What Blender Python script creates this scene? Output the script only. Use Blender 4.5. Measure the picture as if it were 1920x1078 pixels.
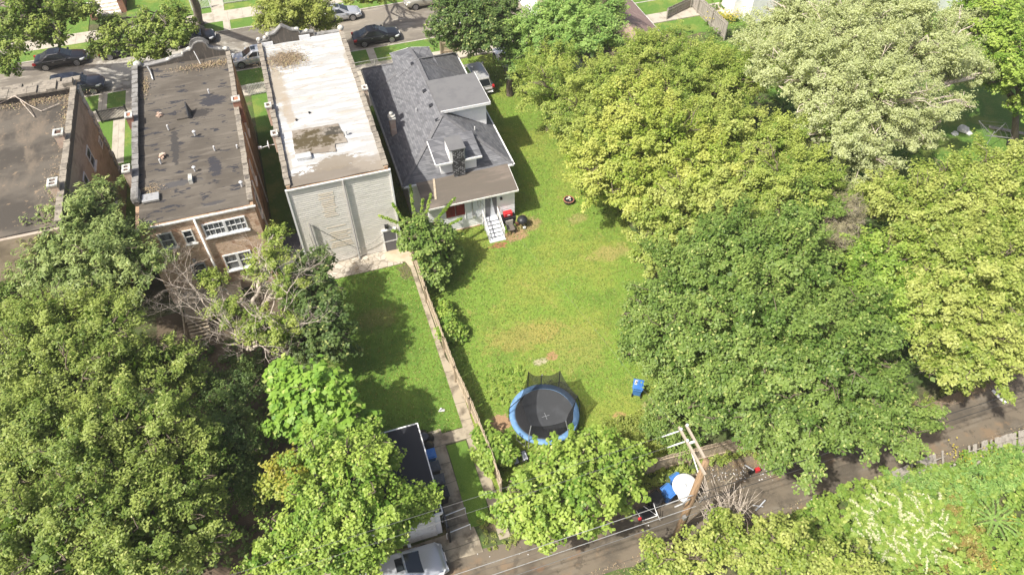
import bpy, math, random
import numpy as np
from mathutils import Vector, Matrix
random.seed(7); rng = np.random.default_rng(11)
SC = bpy.context.scene
for o in list(bpy.data.objects): bpy.data.objects.remove(o)
COL = SC.collection
PI = math.pi

# ------------------------------------------------------------------ camera (drone, 39 m up)
PITCH, ROLL, YAW, HCAM, FPX = math.radians(48.28), math.radians(-0.17), math.radians(-18.15), 39.0, 1381.0
fwd = Vector((-math.sin(YAW)*math.cos(PITCH), math.cos(YAW)*math.cos(PITCH), -math.sin(PITCH)))
rgt = Vector((math.cos(YAW), math.sin(YAW), 0)); upv = rgt.cross(fwd)
camX = rgt*math.cos(ROLL) + upv*math.sin(ROLL); camY = camX.cross(fwd)
cd = bpy.data.cameras.new('camera'); cam = bpy.data.objects.new('camera', cd); COL.objects.link(cam)
mw = Matrix((camX, camY, -fwd)).transposed().to_4x4(); mw.translation = (0, 0, HCAM); cam.matrix_world = mw
cd.sensor_width = 36; cd.lens = FPX/1920*36; cd.clip_end = 2000; SC.camera = cam
def at(px, py, z=0.0):
    """world point at height z seen at pixel (px, py) of the 1920x1078 photograph"""
    d = camX*((px-960)/FPX) - camY*((py-539)/FPX) + fwd
    k = (z-HCAM)/d.z
    return Vector((d.x*k, d.y*k, z))
def mpp(p):   # metres per photograph pixel at a world point
    return (Vector(p)-Vector((0, 0, HCAM))).dot(fwd)/FPX

# ------------------------------------------------------------------ sky and sun
SUN = Vector((-0.70, -0.25, 1.0)).normalized()
w = bpy.data.worlds.new('World'); SC.world = w; w.use_nodes = True
nt = w.node_tree; sky = nt.nodes.new('ShaderNodeTexSky'); sky.sky_type = 'NISHITA'; sky.sun_disc = False
sky.sun_elevation = math.asin(SUN.z); sky.sun_rotation = math.atan2(SUN.x, SUN.y); sky.air_density = .8; sky.dust_density = 5.0; sky.ozone_density = .3
bgn = nt.nodes['Background']; nt.links.new(sky.outputs[0], bgn.inputs[0]); bgn.inputs[1].default_value = 0.12
sl = bpy.data.lights.new('sun', 'SUN'); sl.energy = 4.9; sl.angle = math.radians(1.2); sl.color = (1, .955, .87)
so = bpy.data.objects.new('sun', sl); COL.objects.link(so); so.rotation_euler = SUN.to_track_quat('Z', 'Y').to_euler(); so.location = (0, 0, 80)
vs = SC.view_settings; SC.display_settings.display_device = 'sRGB'
vs.view_transform = 'Standard'; vs.look = 'None'; vs.gamma = 1; vs.exposure = 0.5
SC.cycles.max_bounces = 6; SC.cycles.transparent_max_bounces = 12; SC.cycles.diffuse_bounces = 3

# ------------------------------------------------------------------ material kit
def lin(r, g, b): return tuple(((c/255)/12.92 if c <= 10 else ((c/255+.055)/1.055)**2.4) for c in (r, g, b))
class NT:
    def __init__(s, name):
        s.m = bpy.data.materials.new(name); s.m.use_nodes = True; s.t = s.m.node_tree
        s.b = s.t.nodes['Principled BSDF']; s.out = s.t.nodes['Material Output']
    def n(s, ty, props={}, **inp):
        x = s.t.nodes.new('ShaderNode'+ty)
        for k, v in props.items(): setattr(x, k, v)
        for k, v in inp.items():
            key = int(k[1:]) if k[0] == 'i' and k[1:].isdigit() else k.replace('_', ' ')
            s.put(x.inputs[key], v)
        return x
    def put(s, sock, v):
        if isinstance(v, bpy.types.NodeSocket): s.t.links.new(v, sock)
        elif isinstance(v, bpy.types.Node): s.t.links.new(v.outputs[0], sock)
        elif isinstance(v, tuple) and sock.type == 'RGBA' and len(v) == 3: sock.default_value = (*v, 1)
        else: sock.default_value = v
    def math(s, op, a, b=0.0, c=0.0, clamp=False): return s.n('Math', {'operation': op, 'use_clamp': clamp}, i0=a, i1=b, i2=c).outputs[0]
    def mix(s, f, a, b, bt='MIX'):
        x = s.n('Mix', {'data_type': 'RGBA', 'blend_type': bt}); s.put(x.inputs[0], f); s.put(x.inputs[6], a); s.put(x.inputs[7], b); return x.outputs[2]
    def rng(s, v, lo, hi, a=0.0, b=1.0): return s.n('MapRange', {'interpolation_type': 'SMOOTHSTEP'}, i0=v, i1=lo, i2=hi, i3=a, i4=b).outputs[0]
    def coords(s, scale=(1, 1, 1), loc=(0, 0, 0), rot=(0, 0, 0)):
        tc = s.n('NewGeometry'); return s.n('Mapping', {}, i0=tc.outputs['Position'], Location=loc, Rotation=rot, Scale=scale).outputs[0]
    def noise(s, scale, detail=4, stretch=(1, 1, 1), loc=(0, 0, 0), rough=.6, dist=0.0):
        return s.n('TexNoise', {}, i0=s.coords(stretch, loc), Scale=scale, Detail=detail, Roughness=rough, Distortion=dist).outputs[0]
    def wallco(s):
        tc = s.n('NewGeometry'); x = s.n('SeparateXYZ', {}, i0=tc.outputs['Position'])
        u = s.math('ADD', x.outputs[0], x.outputs[1]); return s.n('CombineXYZ', {}, i0=u, i1=x.outputs[2]).outputs[0]
MATS = {}
def M(name, base, rough=.85, layers=(), bump=None, spec=.3, metal=0.0, coat=0.0, brick=None, alpha=None):
    """base colour + layers. layer: ('n', colour, scale, lo, hi, amount, stretch, detail) noise stain; ('s', colour, (cx,cy), (rx,ry), amount) spot"""
    t = NT(name); c = t.n('RGB').outputs[0]; c.default_value = (*base, 1)
    hgt = None
    if brick:
        c2, mortar, bw, bh, msz = brick
        b = t.n('TexBrick', {'offset': .5}, i0=t.wallco(), Color1=base, Color2=c2, Mortar=mortar, Scale=1.0, Mortar_Size=msz, Mortar_Smooth=.3, Bias=0.0, Brick_Width=bw, Row_Height=bh)
        c = b.outputs[0]; hgt = t.math('SUBTRACT', 1.0, b.outputs[1])
    for i, L in enumerate(layers):
        if L[0] == 'n':
            _, col, sc, lo, hi, amt, st, de = list(L)+[.8, (1, 1, 1), 4][len(L)-5:]
            f = t.rng(t.noise(sc, de, st, (i*13.7, i*7.1, i*3.3)), lo, hi, 0.0, amt)
        elif L[0] == 's':
            _, col, (cx, cy), (rx, ry), amt = L
            x = t.n('SeparateXYZ', {}, i0=t.n('NewGeometry').outputs['Position'])
            dx = t.math('DIVIDE', t.math('SUBTRACT', x.outputs[0], cx), rx); dy = t.math('DIVIDE', t.math('SUBTRACT', x.outputs[1], cy), ry)
            d = t.math('SQRT', t.math('ADD', t.math('MULTIPLY', dx, dx), t.math('MULTIPLY', dy, dy)))
            d = t.math('ADD', d, t.math('MULTIPLY', t.math('SUBTRACT', t.noise(1.3 if amt < .9 else 2.3, 7, (1, 1, 1) if amt < .9 else (.7, 1.3, 1), (i*5.0, 0, 0), .72), .5), 2.6))
            f = t.rng(d, *((.55, 1.15) if amt < .9 else (.80, .93)), amt, 0.0)
        elif L[0] == 'w':   # seams: thin lines across one axis
            _, col, axis, period, width, amt = L
            x = t.n('SeparateXYZ', {}, i0=t.n('NewGeometry').outputs['Position']).outputs[axis]
            x = t.math('ADD', x, t.math('MULTIPLY', t.noise(.5, 2), .25))
            f = t.math('MULTIPLY', t.math('LESS_THAN', t.math('MODULO', t.math('ADD', x, 1000.0), period), width), amt)
        c = t.mix(f, c, tuple(col))
    t.put(t.b.inputs['Base Color'], c); t.b.inputs['Roughness'].default_value = rough
    t.b.inputs['Metallic'].default_value = metal; t.b.inputs['Specular IOR Level'].default_value = spec
    t.b.inputs['Coat Weight'].default_value = coat; t.b.inputs['Coat Roughness'].default_value = .05
    if alpha is not None: t.b.inputs['Alpha'].default_value = alpha
    if bump or hgt is not None:
        h = hgt; d = .02
        if bump:
            sc, st, d = bump; hn = t.noise(sc, 5)
            h = hn if h is None else t.math('ADD', h, t.math('MULTIPLY', hn, .6))
        else: st = .5
        t.put(t.b.inputs['Normal'], t.n('Bump', {}, Strength=st, Distance=d, Height=h).outputs[0])
    MATS[name] = t.m; return t.m
def leafmat(name, c0, c1, c2, trans=.38, autumn=(.42, .40, .06), back=None, gloss=.35, fleck=((.60, .62, .22), .93)):
    """c0..c1 by leaf, c2 by spray, autumn by blue channel; a little light passes through"""
    t = NT(name); a = t.n('Attribute', {'attribute_name': 'tint'}); s = t.n('SeparateColor', {}, i0=a.outputs['Color'])
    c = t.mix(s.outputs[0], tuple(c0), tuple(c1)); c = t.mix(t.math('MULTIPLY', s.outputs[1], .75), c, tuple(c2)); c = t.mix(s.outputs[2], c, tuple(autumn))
    c = t.mix(t.rng(s.outputs[0], fleck[1], fleck[1]+.04, 0, .6), c, fleck[0])  # flecks paint highlights into a few leaves' colour; on the silver poplar, white leaves
    if back: c = t.mix(t.math('MULTIPLY', t.n('NewGeometry').outputs['Backfacing'], .9), c, tuple(back))
    t.put(t.b.inputs['Base Color'], c); t.b.inputs['Roughness'].default_value = .5; t.b.inputs['Specular IOR Level'].default_value = gloss
    tr = t.n('BsdfTranslucent', {}, i0=t.mix(1.0, c, (1.15, 1.1, .55), 'MULTIPLY'))
    mx = t.n('MixShader', {}, i0=trans, i1=t.b.outputs[0], i2=tr.outputs[0]); t.t.links.new(mx.outputs[0], t.out.inputs[0])
    MATS[name] = t.m; return t.m

# ------------------------------------------------------------------ mesh kit
ORG = {}
def tag(o, label=None, cat=None, group=None, kind=None):
    for k, v in (('label', label), ('category', cat), ('group', group), ('kind', kind)):
        if v: o[k] = v
    return o
def thing(name, label, cat, loc=(0, 0, 0), rz=0.0, group=None):
    o = bpy.data.objects.new(name, None); o.empty_display_size = .3; COL.objects.link(o); o.location = loc; o.rotation_euler = (0, 0, rz)
    ORG[o.name] = Vector(loc); return tag(o, label, cat, group)
class MB:
    def __init__(s): s.v = []; s.f = []
    def poly(s, pts):
        n = len(s.v); s.v += [tuple(p) for p in pts]; s.f.append(tuple(range(n, n+len(pts)))); return s
    def box(s, x0, x1, y0, y1, z0, z1, fn=None):
        P = [(x, y, z) for z in (z0, z1) for y in (y0, y1) for x in (x0, x1)]
        if fn: P = [fn(*p) for p in P]
        n = len(s.v); s.v += P
        s.f += [tuple(n+i for i in q) for q in ((0, 2, 3, 1), (4, 5, 7, 6), (0, 1, 5, 4), (2, 6, 7, 3), (0, 4, 6, 2), (1, 3, 7, 5))]; return s
    def bar(s, a, b, w, h=None, up=(0, 0, 1)):
        a, b = Vector(a), Vector(b); h = h or w; d = (b-a).normalized(); u = Vector(up)
        if abs(d.dot(u)) > .98: u = Vector((1, 0, 0))
        sd = d.cross(u).normalized(); u = sd.cross(d); n = len(s.v)
        for p in (a, b):
            for i, j in ((-1, -1), (1, -1), (1, 1), (-1, 1)): s.v.append(tuple(p+sd*(i*w/2)+u*(j*h/2)))
        s.f += [tuple(n+i for i in q) for q in ((3, 2, 1, 0), (4, 5, 6, 7), (0, 1, 5, 4), (1, 2, 6, 5), (2, 3, 7, 6), (3, 0, 4, 7))]; return s
    def tube(s, pts, rad, n=8, cap=True):
        pts = [Vector(p) for p in pts]; rad = rad if isinstance(rad, (list, tuple)) else [rad]*len(pts); base = len(s.v); ref = None
        for i, p in enumerate(pts):
            d = (pts[min(i+1, len(pts)-1)]-pts[max(i-1, 0)]).normalized()
            if ref is None: ref = Vector((1, 0, 0)) if abs(d.x) < .8 else Vector((0, 1, 0))
            a = d.cross(ref).normalized(); b = d.cross(a); ref = a.cross(d)
            for k in range(n):
                t = 2*PI*k/n; s.v.append(tuple(p+(a*math.cos(t)+b*math.sin(t))*rad[i]))
        for i in range(len(pts)-1):
            for k in range(n):
                q = base+i*n; s.f.append((q+k, q+(k+1) % n, q+n+(k+1) % n, q+n+k))
        if cap: s.f.append(tuple(base+k for k in range(n))[::-1]); s.f.append(tuple(base+(len(pts)-1)*n+k for k in range(n)))
        return s
    def lathe(s, c, prof, n=24, axis='z'):
        base = len(s.v); c = Vector(c)
        for r, z in prof:
            for k in range(n):
                t = 2*PI*k/n; p = Vector((r*math.cos(t), r*math.sin(t), z))
                if axis == 'y': p = Vector((p.x, p.z, p.y))
                if axis == 'x': p = Vector((p.z, p.x, p.y))
                s.v.append(tuple(c+p))
        for i in range(len(prof)-1):
            for k in range(n): q = base+i*n; s.f.append((q+k, q+(k+1) % n, q+n+(k+1) % n, q+n+k))
        s.f.append(tuple(base+k for k in range(n))[::-1]); s.f.append(tuple(base+(len(prof)-1)*n+k for k in range(n)))
        return s
    def prism(s, pts, z0, z1):
        n = len(pts); b = len(s.v); s.v += [(x, y, z0) for x, y in pts]+[(x, y, z1) for x, y in pts]
        s.f.append(tuple(range(b, b+n))[::-1]); s.f.append(tuple(range(b+n, b+2*n)))
        for i in range(n): j = (i+1) % n; s.f.append((b+i, b+j, b+n+j, b+n+i))
        return s
    def grid(s, rows):
        b = len(s.v); m = len(rows[0])
        for r in rows: s.v += [tuple(p) for p in r]
        for i in range(len(rows)-1):
            for j in range(m-1): q = b+i*m+j; s.f.append((q, q+1, q+m+1, q+m))
        return s
    def build(s, name, mat, parent=None, local=False, smooth=False, label=None):
        off = Vector((0, 0, 0))
        if parent is not None and not local: off = ORG.get(parent.name, off)
        me = bpy.data.meshes.new(name); me.from_pydata([(x-off.x, y-off.y, z-off.z) for x, y, z in s.v], [], s.f); me.update()
        me.materials.append(MATS[mat] if isinstance(mat, str) else mat)
        if smooth: me.polygons.foreach_set('use_smooth', [True]*len(me.polygons))
        o = bpy.data.objects.new(name, me); COL.objects.link(o)
        if parent is not None: o.parent = parent; ORG[o.name] = off if not local else Vector((0, 0, 0))
        if label: o['label'] = label
        return o
def bevel(o, wd=.02, seg=2):
    m = o.modifiers.new('bevel', 'BEVEL'); m.width = wd; m.segments = seg; m.limit_method = 'ANGLE'; return o
def copy_tree(o, parent=None):
    c = o.copy(); COL.objects.link(c); c.parent = parent
    for ch in o.children: copy_tree(ch, c)
    return c
def structure(name, mb, mat): return tag(mb.build(name, mat), kind='structure')
def ragged(pts, step=1.0, amp=.15, seed=1):
    r = random.Random(seed); out = []
    for i, a in enumerate(pts):
        b = pts[(i+1) % len(pts)]; L = math.dist(a, b); k = max(1, int(L/step))
        for j in range(k):
            t = j/k; out.append((a[0]+(b[0]-a[0])*t+r.uniform(-amp, amp), a[1]+(b[1]-a[1])*t+r.uniform(-amp, amp)))
    return out
def sheet(name, pts, z, mat, amp=0.0, step=1.0, seed=1):
    if amp: pts = ragged(pts, step, amp, seed)
    return structure(name, MB().poly([(x, y, z) for x, y in pts]), mat)
def slab(name, x0, x1, y0, y1, top, mat): return structure(name, MB().box(x0, x1, y0, y1, -.05, top), mat)

# ------------------------------------------------------------------ foliage kit
def leaf_object(name, P, N, L, W, T, mat, parent=None, droop=0.0):
    """P (n,3) leaf bases, N (n,3) normals, L/W lengths (n,), T (n,3) tints -> one mesh of rhombic leaves"""
    n = len(P); N = N/np.linalg.norm(N, axis=1, keepdims=True)
    r = rng.normal(size=(n, 3)); r[:, 2] -= droop
    t = r-(r*N).sum(1, keepdims=True)*N; t /= np.linalg.norm(t, axis=1, keepdims=True)+1e-9; b = np.cross(N, t)
    L = L[:, None]; W = W[:, None]
    V = np.empty((n, 4, 3)); V[:, 0] = P-t*L*.5; V[:, 1] = P+b*W*.5+N*W*.12; V[:, 2] = P+t*L*.5; V[:, 3] = P-b*W*.5+N*W*.12
    off = np.array(ORG.get(parent.name, Vector((0, 0, 0)))) if parent is not None else np.zeros(3)
    V = (V.reshape(-1, 3)-off).astype(np.float32)
    me = bpy.data.meshes.new(name); me.vertices.add(4*n); me.vertices.foreach_set('co', V.ravel())
    me.loops.add(4*n); me.loops.foreach_set('vertex_index', np.arange(4*n, dtype=np.int32))
    me.polygons.add(n); me.polygons.foreach_set('loop_start', np.arange(0, 4*n, 4, dtype=np.int32)); me.polygons.foreach_set('loop_total', np.full(n, 4, dtype=np.int32))
    me.update(calc_edges=True)
    at_ = me.attributes.new('tint', 'FLOAT_COLOR', 'FACE'); C4 = np.ones((n, 4), np.float32); C4[:, :3] = T; at_.data.foreach_set('color', C4.ravel())
    me.materials.append(MATS[mat]); o = bpy.data.objects.new(name, me); COL.objects.link(o)
    if parent is not None: o.parent = parent
    return o
# species: leaf length, leaf width, spray radius, leaves per spray, spray flattening, spray elongation outward, up bias
SPEC = {
 'fine':    dict(L=.17, W=.085, rc=.32, nl=40, el=1.9, up=.45, ns=14, bw=.43, bl=2.4),
 'broad':   dict(L=.22, W=.155, rc=.34, nl=23, el=1.1, up=.75, ns=10, bw=.62),
 'maple':   dict(L=.185, W=.12, rc=.31, nl=32, el=1.8, up=.5, ns=14, bw=.44, bl=2.5),
 'twig':    dict(L=.42, W=.018, rc=.34, nl=30, el=1.6, up=.1, ns=11, bw=.5),
 'catalpa': dict(L=.37, W=.29, rc=.42, nl=12, el=1.0, up=1.0, ns=10, bw=.75, bl=1.3),
 'plume':   dict(L=.30, W=.09, rc=.36, nl=26, el=1.6, up=.7, ns=11, bw=.52, bl=2.1),
}
def spray_points(C, OUT, sp, scale=1.0, tint_b=0.0, bt=None):
    """leaves of many sprays at once; C (k,3) centres, OUT (k,3) outward"""
    s = SPEC[sp]; k = len(C); nl = s['nl']; m = k*nl
    rc = (s['rc']*scale*rng.uniform(.6, 1.35, k))
    u = rng.normal(size=(m, 3)); u /= np.linalg.norm(u, axis=1, keepdims=True); u *= rng.uniform(.25, 1, (m, 1))**.6
    O = np.repeat(OUT, nl, 0); R = np.repeat(rc, nl)[:, None]; CC = np.repeat(C, nl, 0)
    along = (u*O).sum(1, keepdims=True); q = u+O*along*(s['el']-1)
    taper = 1-.35*np.clip(along, 0, 1); q = O*((q*O).sum(1, keepdims=True))+(q-O*((q*O).sum(1, keepdims=True)))*taper
    P = CC+q*R*np.array([1, 1, .8])
    N = O*.4+u*.3+np.array([-.2, 0, s['up']+.45])+rng.normal(size=(m, 3))*.42
    L = s['L']*rng.uniform(.7, 1.25, m); W = s['W']*rng.uniform(.75, 1.2, m)
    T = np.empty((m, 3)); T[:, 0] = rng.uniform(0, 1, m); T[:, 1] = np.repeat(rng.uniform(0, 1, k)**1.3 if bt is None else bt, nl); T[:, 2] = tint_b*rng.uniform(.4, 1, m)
    return P, N, L, W, T
def lobe_leaves(c, R, rz, sp, dens=1.0, tint_b=0.0, boughs=None):
    """a lobe of crown = boughs reaching out of its middle, each a tapering mass of leaf sprays, with gaps between"""
    s = SPEC[sp]; nb = int(3.0*R*R*dens)+8; i = np.arange(nb)+.5; z = 1-1.42*i/nb; th = i*2.39996+rng.uniform(0, 6.28)
    D = np.stack([np.sqrt(np.clip(1-z*z, 0, 1))*np.cos(th), np.sqrt(np.clip(1-z*z, 0, 1))*np.sin(th), z], 1)+rng.normal(size=(nb, 3))*.17; D /= np.linalg.norm(D, axis=1, keepdims=True)
    reach = rng.uniform(.72, 1.12, nb)*np.where(rng.uniform(size=nb) < .14, 1.22, 1.0); S = np.array([R, R, rz]); c = np.array(c); Cs, Os, bt = [], [], []
    for k in range(nb):
        d = D[k]*S; L = np.linalg.norm(d)*reach[k]; d = d/np.linalg.norm(d); wv = s.get('bw', .62)*min(1.25, .55+R*.2)*rng.uniform(.75, 1.25); lb = min(L*.7, s.get('bl', 1.9)*rng.uniform(.8, 1.3))
        n = max(5, int(s.get('ns', 9)*(wv/.6)*(lb/1.7))); q = rng.uniform(0, 1, n)**.8; e = rng.normal(size=(n, 3)); e -= d*(e@d)[:, None]
        prof = np.sin(PI*np.clip(.18+q*.80, 0, 1))**.7
        p = c+d*(L-lb)+d*(q*lb)[:, None]+e*(wv*.62*prof)[:, None]; p[:, 2] += q*q*.12*lb
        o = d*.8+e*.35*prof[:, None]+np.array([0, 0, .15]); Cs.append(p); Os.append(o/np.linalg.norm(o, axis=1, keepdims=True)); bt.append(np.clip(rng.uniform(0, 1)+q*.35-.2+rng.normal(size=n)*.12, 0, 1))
        if boughs is not None and k % 2 == 0: boughs.append((c+d*(L-lb)*.6, c+d*(L-lb*.25)))
    A = spray_points(np.concatenate(Cs), np.concatenate(Os), sp, 1.0, tint_b, np.concatenate(bt))
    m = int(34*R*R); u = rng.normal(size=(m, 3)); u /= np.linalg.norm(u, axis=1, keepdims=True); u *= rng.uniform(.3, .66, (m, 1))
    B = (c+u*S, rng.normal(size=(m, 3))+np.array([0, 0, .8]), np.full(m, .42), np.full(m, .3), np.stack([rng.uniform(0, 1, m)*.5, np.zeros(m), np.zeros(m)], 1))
    return [np.concatenate([a, b]) for a, b in zip(A, B)]
def limb(mb, a, b, r0, r1, rr, wob=.12, n=6, seg=5):
    a, b = Vector(a), Vector(b); L = (b-a).length; pts = []; 
    for i in range(seg+1):
        t = i/seg; p = a.lerp(b, t); p.z += math.sin(t*PI)*L*.08
        if 0 < i < seg: p += Vector([rr.uniform(-1, 1)*L*wob*.5 for _ in range(3)])
        pts.append(p)
    mb.tube(pts, [r0+(r1-r0)*i/seg for i in range(seg+1)], n); return pts
def tree(name, label, lobes, base, sp, mat, bark='bark', group=None, trunk_r=.28, dens=1.0, twigs=0, seed=0, gaps=1.0, flat=.8):
    """lobes: (px, py, z, radius in photo px[, autumn]); base: px,py of the foot or None (below the crown)"""
    rr = random.Random(seed*31+5); Ls = []
    for L in lobes:
        px, py, z, rp = L[:4]; p = at(px, py, z); R = rp*mpp(p); Ls.append((p, R, min(R*flat, z*.62), L[4] if len(L) > 4 else 0.0))
    cx = sum(l[0].x*l[1]**2 for l in Ls)/sum(l[1]**2 for l in Ls); cy = sum(l[0].y*l[1]**2 for l in Ls)/sum(l[1]**2 for l in Ls)
    foot = at(*base) if base else Vector((cx+rr.uniform(-.4, .4), cy+rr.uniform(-.4, .4), 0)); foot.z = 0
    root = thing(name, label, 'tree', foot, 0, group)
    mb = MB(); zmin = min(l[0].z-l[2]*.6 for l in Ls); fork = foot.lerp(Vector((cx, cy, 0)), .35); fork.z = max(1.0, zmin*.75)
    mb.tube([foot+Vector((0, 0, -.1)), foot+Vector((0, 0, .25)), foot.lerp(fork, .5)+Vector((rr.uniform(-.15, .15), rr.uniform(-.15, .15), 0)), fork], [trunk_r*1.45, trunk_r*1.1, trunk_r*.95, trunk_r*.8], 10)
    for p, R, rz, _ in Ls:
        q = limb(mb, fork, p+Vector((0, 0, -rz*.2)), trunk_r*.6, trunk_r*.25, rr, .1, 7, 5)
        for k in range(int(5+R*1.3)):
            d = Vector((rr.gauss(0, 1), rr.gauss(0, 1), rr.uniform(-.1, 1.1))).normalized(); e = p+Vector((d.x*R, d.y*R, d.z*rz))*rr.uniform(.75, .95)
            q2 = limb(mb, q[rr.randint(2, 5)], e, trunk_r*.22, .02, rr, .16, 5, 4)
            for j in range(3):
                d2 = (e-p).normalized()+Vector((rr.uniform(-.8, .8), rr.uniform(-.8, .8), rr.uniform(-.3, .8))); limb(mb, q2[rr.randint(2, 4)], q2[3]+d2*R*.22, .035, .012, rr, .2, 4, 3)
    if twigs:
        for k in range(twigs):
            p, R, rz, _ = Ls[rr.randrange(len(Ls))]; d = Vector((rr.gauss(0, 1), rr.gauss(0, 1)-.3, rr.uniform(.1, 1.2))).normalized()
            a = p+Vector((d.x*R, d.y*R, d.z*rz))*.72; b = a+(d+Vector((rr.uniform(-.5, .5), rr.uniform(-.5, .5), .1)))*rr.uniform(.7, 1.3)*R*.38
            limb(mb, a, b, .035, .014, rr, .2, 4, 4)
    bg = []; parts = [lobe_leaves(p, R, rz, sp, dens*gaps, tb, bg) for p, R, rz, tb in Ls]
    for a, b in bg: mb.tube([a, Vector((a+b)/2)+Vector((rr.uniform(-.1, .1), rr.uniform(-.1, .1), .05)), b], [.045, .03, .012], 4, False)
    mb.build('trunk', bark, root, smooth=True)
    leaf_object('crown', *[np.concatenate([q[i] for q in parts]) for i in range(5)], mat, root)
    return root
def scatter(name, label, poly, n, hmax, sp, mat, size=1.0, seed=3, kind='stuff', tint_b=0.0, cat='weeds', z0=0.0):
    """low growth covering a ground polygon: many small mounds of leaves (nobody could count them)"""
    r = np.random.default_rng(seed); poly = np.array(poly); lo, hi = poly.min(0), poly.max(0); C = []
    while len(C) < n:
        p = r.uniform(lo, hi); ins = False; j = len(poly)-1
        for i in range(len(poly)):
            if (poly[i, 1] > p[1]) != (poly[j, 1] > p[1]) and p[0] < (poly[j, 0]-poly[i, 0])*(p[1]-poly[i, 1])/(poly[j, 1]-poly[i, 1])+poly[i, 0]: ins = not ins
            j = i
        if ins: C.append((*p, z0+hmax*r.uniform(.1, 1)**1.3))
    C = np.array(C); O = r.normal(size=C.shape)*.5+np.array([0, 0, 1]); O /= np.linalg.norm(O, axis=1, keepdims=True)
    P, N, L, W, T = spray_points(C, O, sp, size, tint_b); P[:, 2] = np.maximum(P[:, 2], .02)
    o = leaf_object(name, P, N, L*min(1, size*1.2), W*min(1, size*1.2), T, mat)
    return tag(o, label, cat, None, kind)

# ------------------------------------------------------------------ materials
g1, g2, g3, strw, soil = (.155, .25, .034), (.22, .265, .045), (.10, .175, .025), (.33, .28, .09), (.33, .21, .12)
M('ground', (.085, .085, .04), layers=[('n', (.07, .12, .025), .35, .4, .6, .9), ('n', (.16, .12, .075), .8, .52, .7, .8), ('n', (.04, .06, .02), 5, .5, .65, .7)], bump=(9, .6, .05))
M('lawn_right', g1, layers=[('n', g2, .22, .42, .62, .95), ('n', g3, .5, .52, .7, .7), ('n', strw, .9, .58, .74, .6), ('n', g3, 3.5, .5, .68, .55), ('n', (.30, .34, .07), 9, .56, .7, .5),
  ('s', (.36, .24, .09), (10.2, 28.6), (3.2, 1.2), .42), ('s', (.34, .26, .09), (13.2, 26.6), (2.2, 2.2), .3), ('s', soil, (6.6, 22.7), (.95, .75), 1), ('s', (.42, .36, .26), (10.6, 26.3), (.5, .28), .8), ('s', (.33, .2, .1), (11.5, 26.5), (.5, .35), .9),
  ('s', (.33, .2, .12), (12.7, 37.9), (1.1, .7), .9), ('s', (.3, .2, .11), (13.9, 38.8), (1.2, 1.0), .8), ('s', (.30, .14, .07), (11.2, 37.3), (.7, .35), 1), ('s', (.34, .25, .11), (18.8, 34), (1.8, .8), .5), ('s', (.34, .25, .12), (17.9, 38.2), (.8, .6), .5),
  ('s', (.4, .32, .2), (15.9, 20.2), (.8, 1.2), .85), ('s', (.4, .24, .12), (13.8, 21.0), (.45, .3), .8), ('s', (.3, .22, .12), (12.5, 18.8), (1.4, .7), .7), ('n', (.04, .1, .012), 14, .55, .72, .5)], bump=(14, .9, .06))
M('lawn_left', (.115, .21, .03), layers=[('n', (.15, .25, .035), .3, .42, .62, .9), ('n', (.06, .14, .018), .8, .5, .68, .6), ('s', (.27, .2, .09), (1.1, 33.2), (1.6, 1.1), .45), ('n', (.2, .3, .05), 7, .55, .7, .5), ('s', (.12, .1, .06), (4.1, 37), (.7, 1.0), .9),
  ('s', (.22, .17, .09), (-3.2, 31), (1.2, 2), .6), ('n', (.04, .1, .012), 14, .55, .72, .5)], bump=(14, .9, .06))
M('lawn_plain', (.1, .19, .03), layers=[('n', (.2, .24, .05), .5, .45, .65, .8), ('n', (.28, .24, .09), 1.2, .6, .75, .6), ('n', (.05, .12, .015), 8, .5, .7, .5)], bump=(12, .9, .06))
M('asphalt', (.17, .155, .135), layers=[('n', (.10, .092, .08), .25, .42, .62, .85), ('n', (.25, .235, .205), 1.0, .55, .75, .7), ('n', (.3, .28, .25), 30, .6, .75, .6), ('n', (.08, .075, .07), .7, .62, .7, .5, (1, 4, 1), 5)], bump=(40, .3, .01))
M('street_asphalt', (.215, .19, .155), layers=[('n', (.13, .115, .095), .3, .46, .6, .85, (.5, 1.4, 1), 5), ('n', (.33, .3, .25), .7, .52, .7, .8, (.6, 2, 1), 5), ('n', (.13, .12, .11), 1.3, .6, .68, .7, (.6, 3, 1), 6), ('w', (.14, .13, .12), 1, 3.9, .05, .7), ('s', (.44, .42, .37), (-13, 71.0), (9, 3.6), .8), ('n', (.2, .185, .16), .5, .55, .62, .6, (.5, 1.5, 1), 7)], bump=(30, .2, .01))
M('alley_asphalt', (.155, .128, .094), layers=[('n', (.075, .064, .05), .4, .45, .62, .8), ('n', (.185, .16, .125), .9, .52, .7, .8, (.5, 1.6, 1), 6), ('n', (.07, .058, .044), 1.7, .58, .62, .6, (1, 1, 1), 8), ('n', (.22, .15, .09), .6, .56, .66, .6, (1, 1, 1), 7), ('s', (.24, .17, .1), (22, 15.6), (3, .5), .8), ('s', (.24, .17, .1), (34, 15.8), (4, .6), .8), ('s', (.2, .15, .09), (9, 15.3), (3, .4), .8), ('n', (.3, .27, .23), 26, .62, .75, .6), ('n', (.2, .12, .07), .8, .64, .74, .6), ('w', (.085, .075, .065), 1, 1.9, .03, .8)], bump=(36, .35, .01))
M('concrete', (.42, .385, .32), layers=[('n', (.28, .25, .2), 1.2, .45, .7, .8), ('n', (.26, .24, .2), 5, .55, .75, .5), ('w', (.2, .18, .15), 0, 1.5, .035, .8)], bump=(30, .2, .01))
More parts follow.
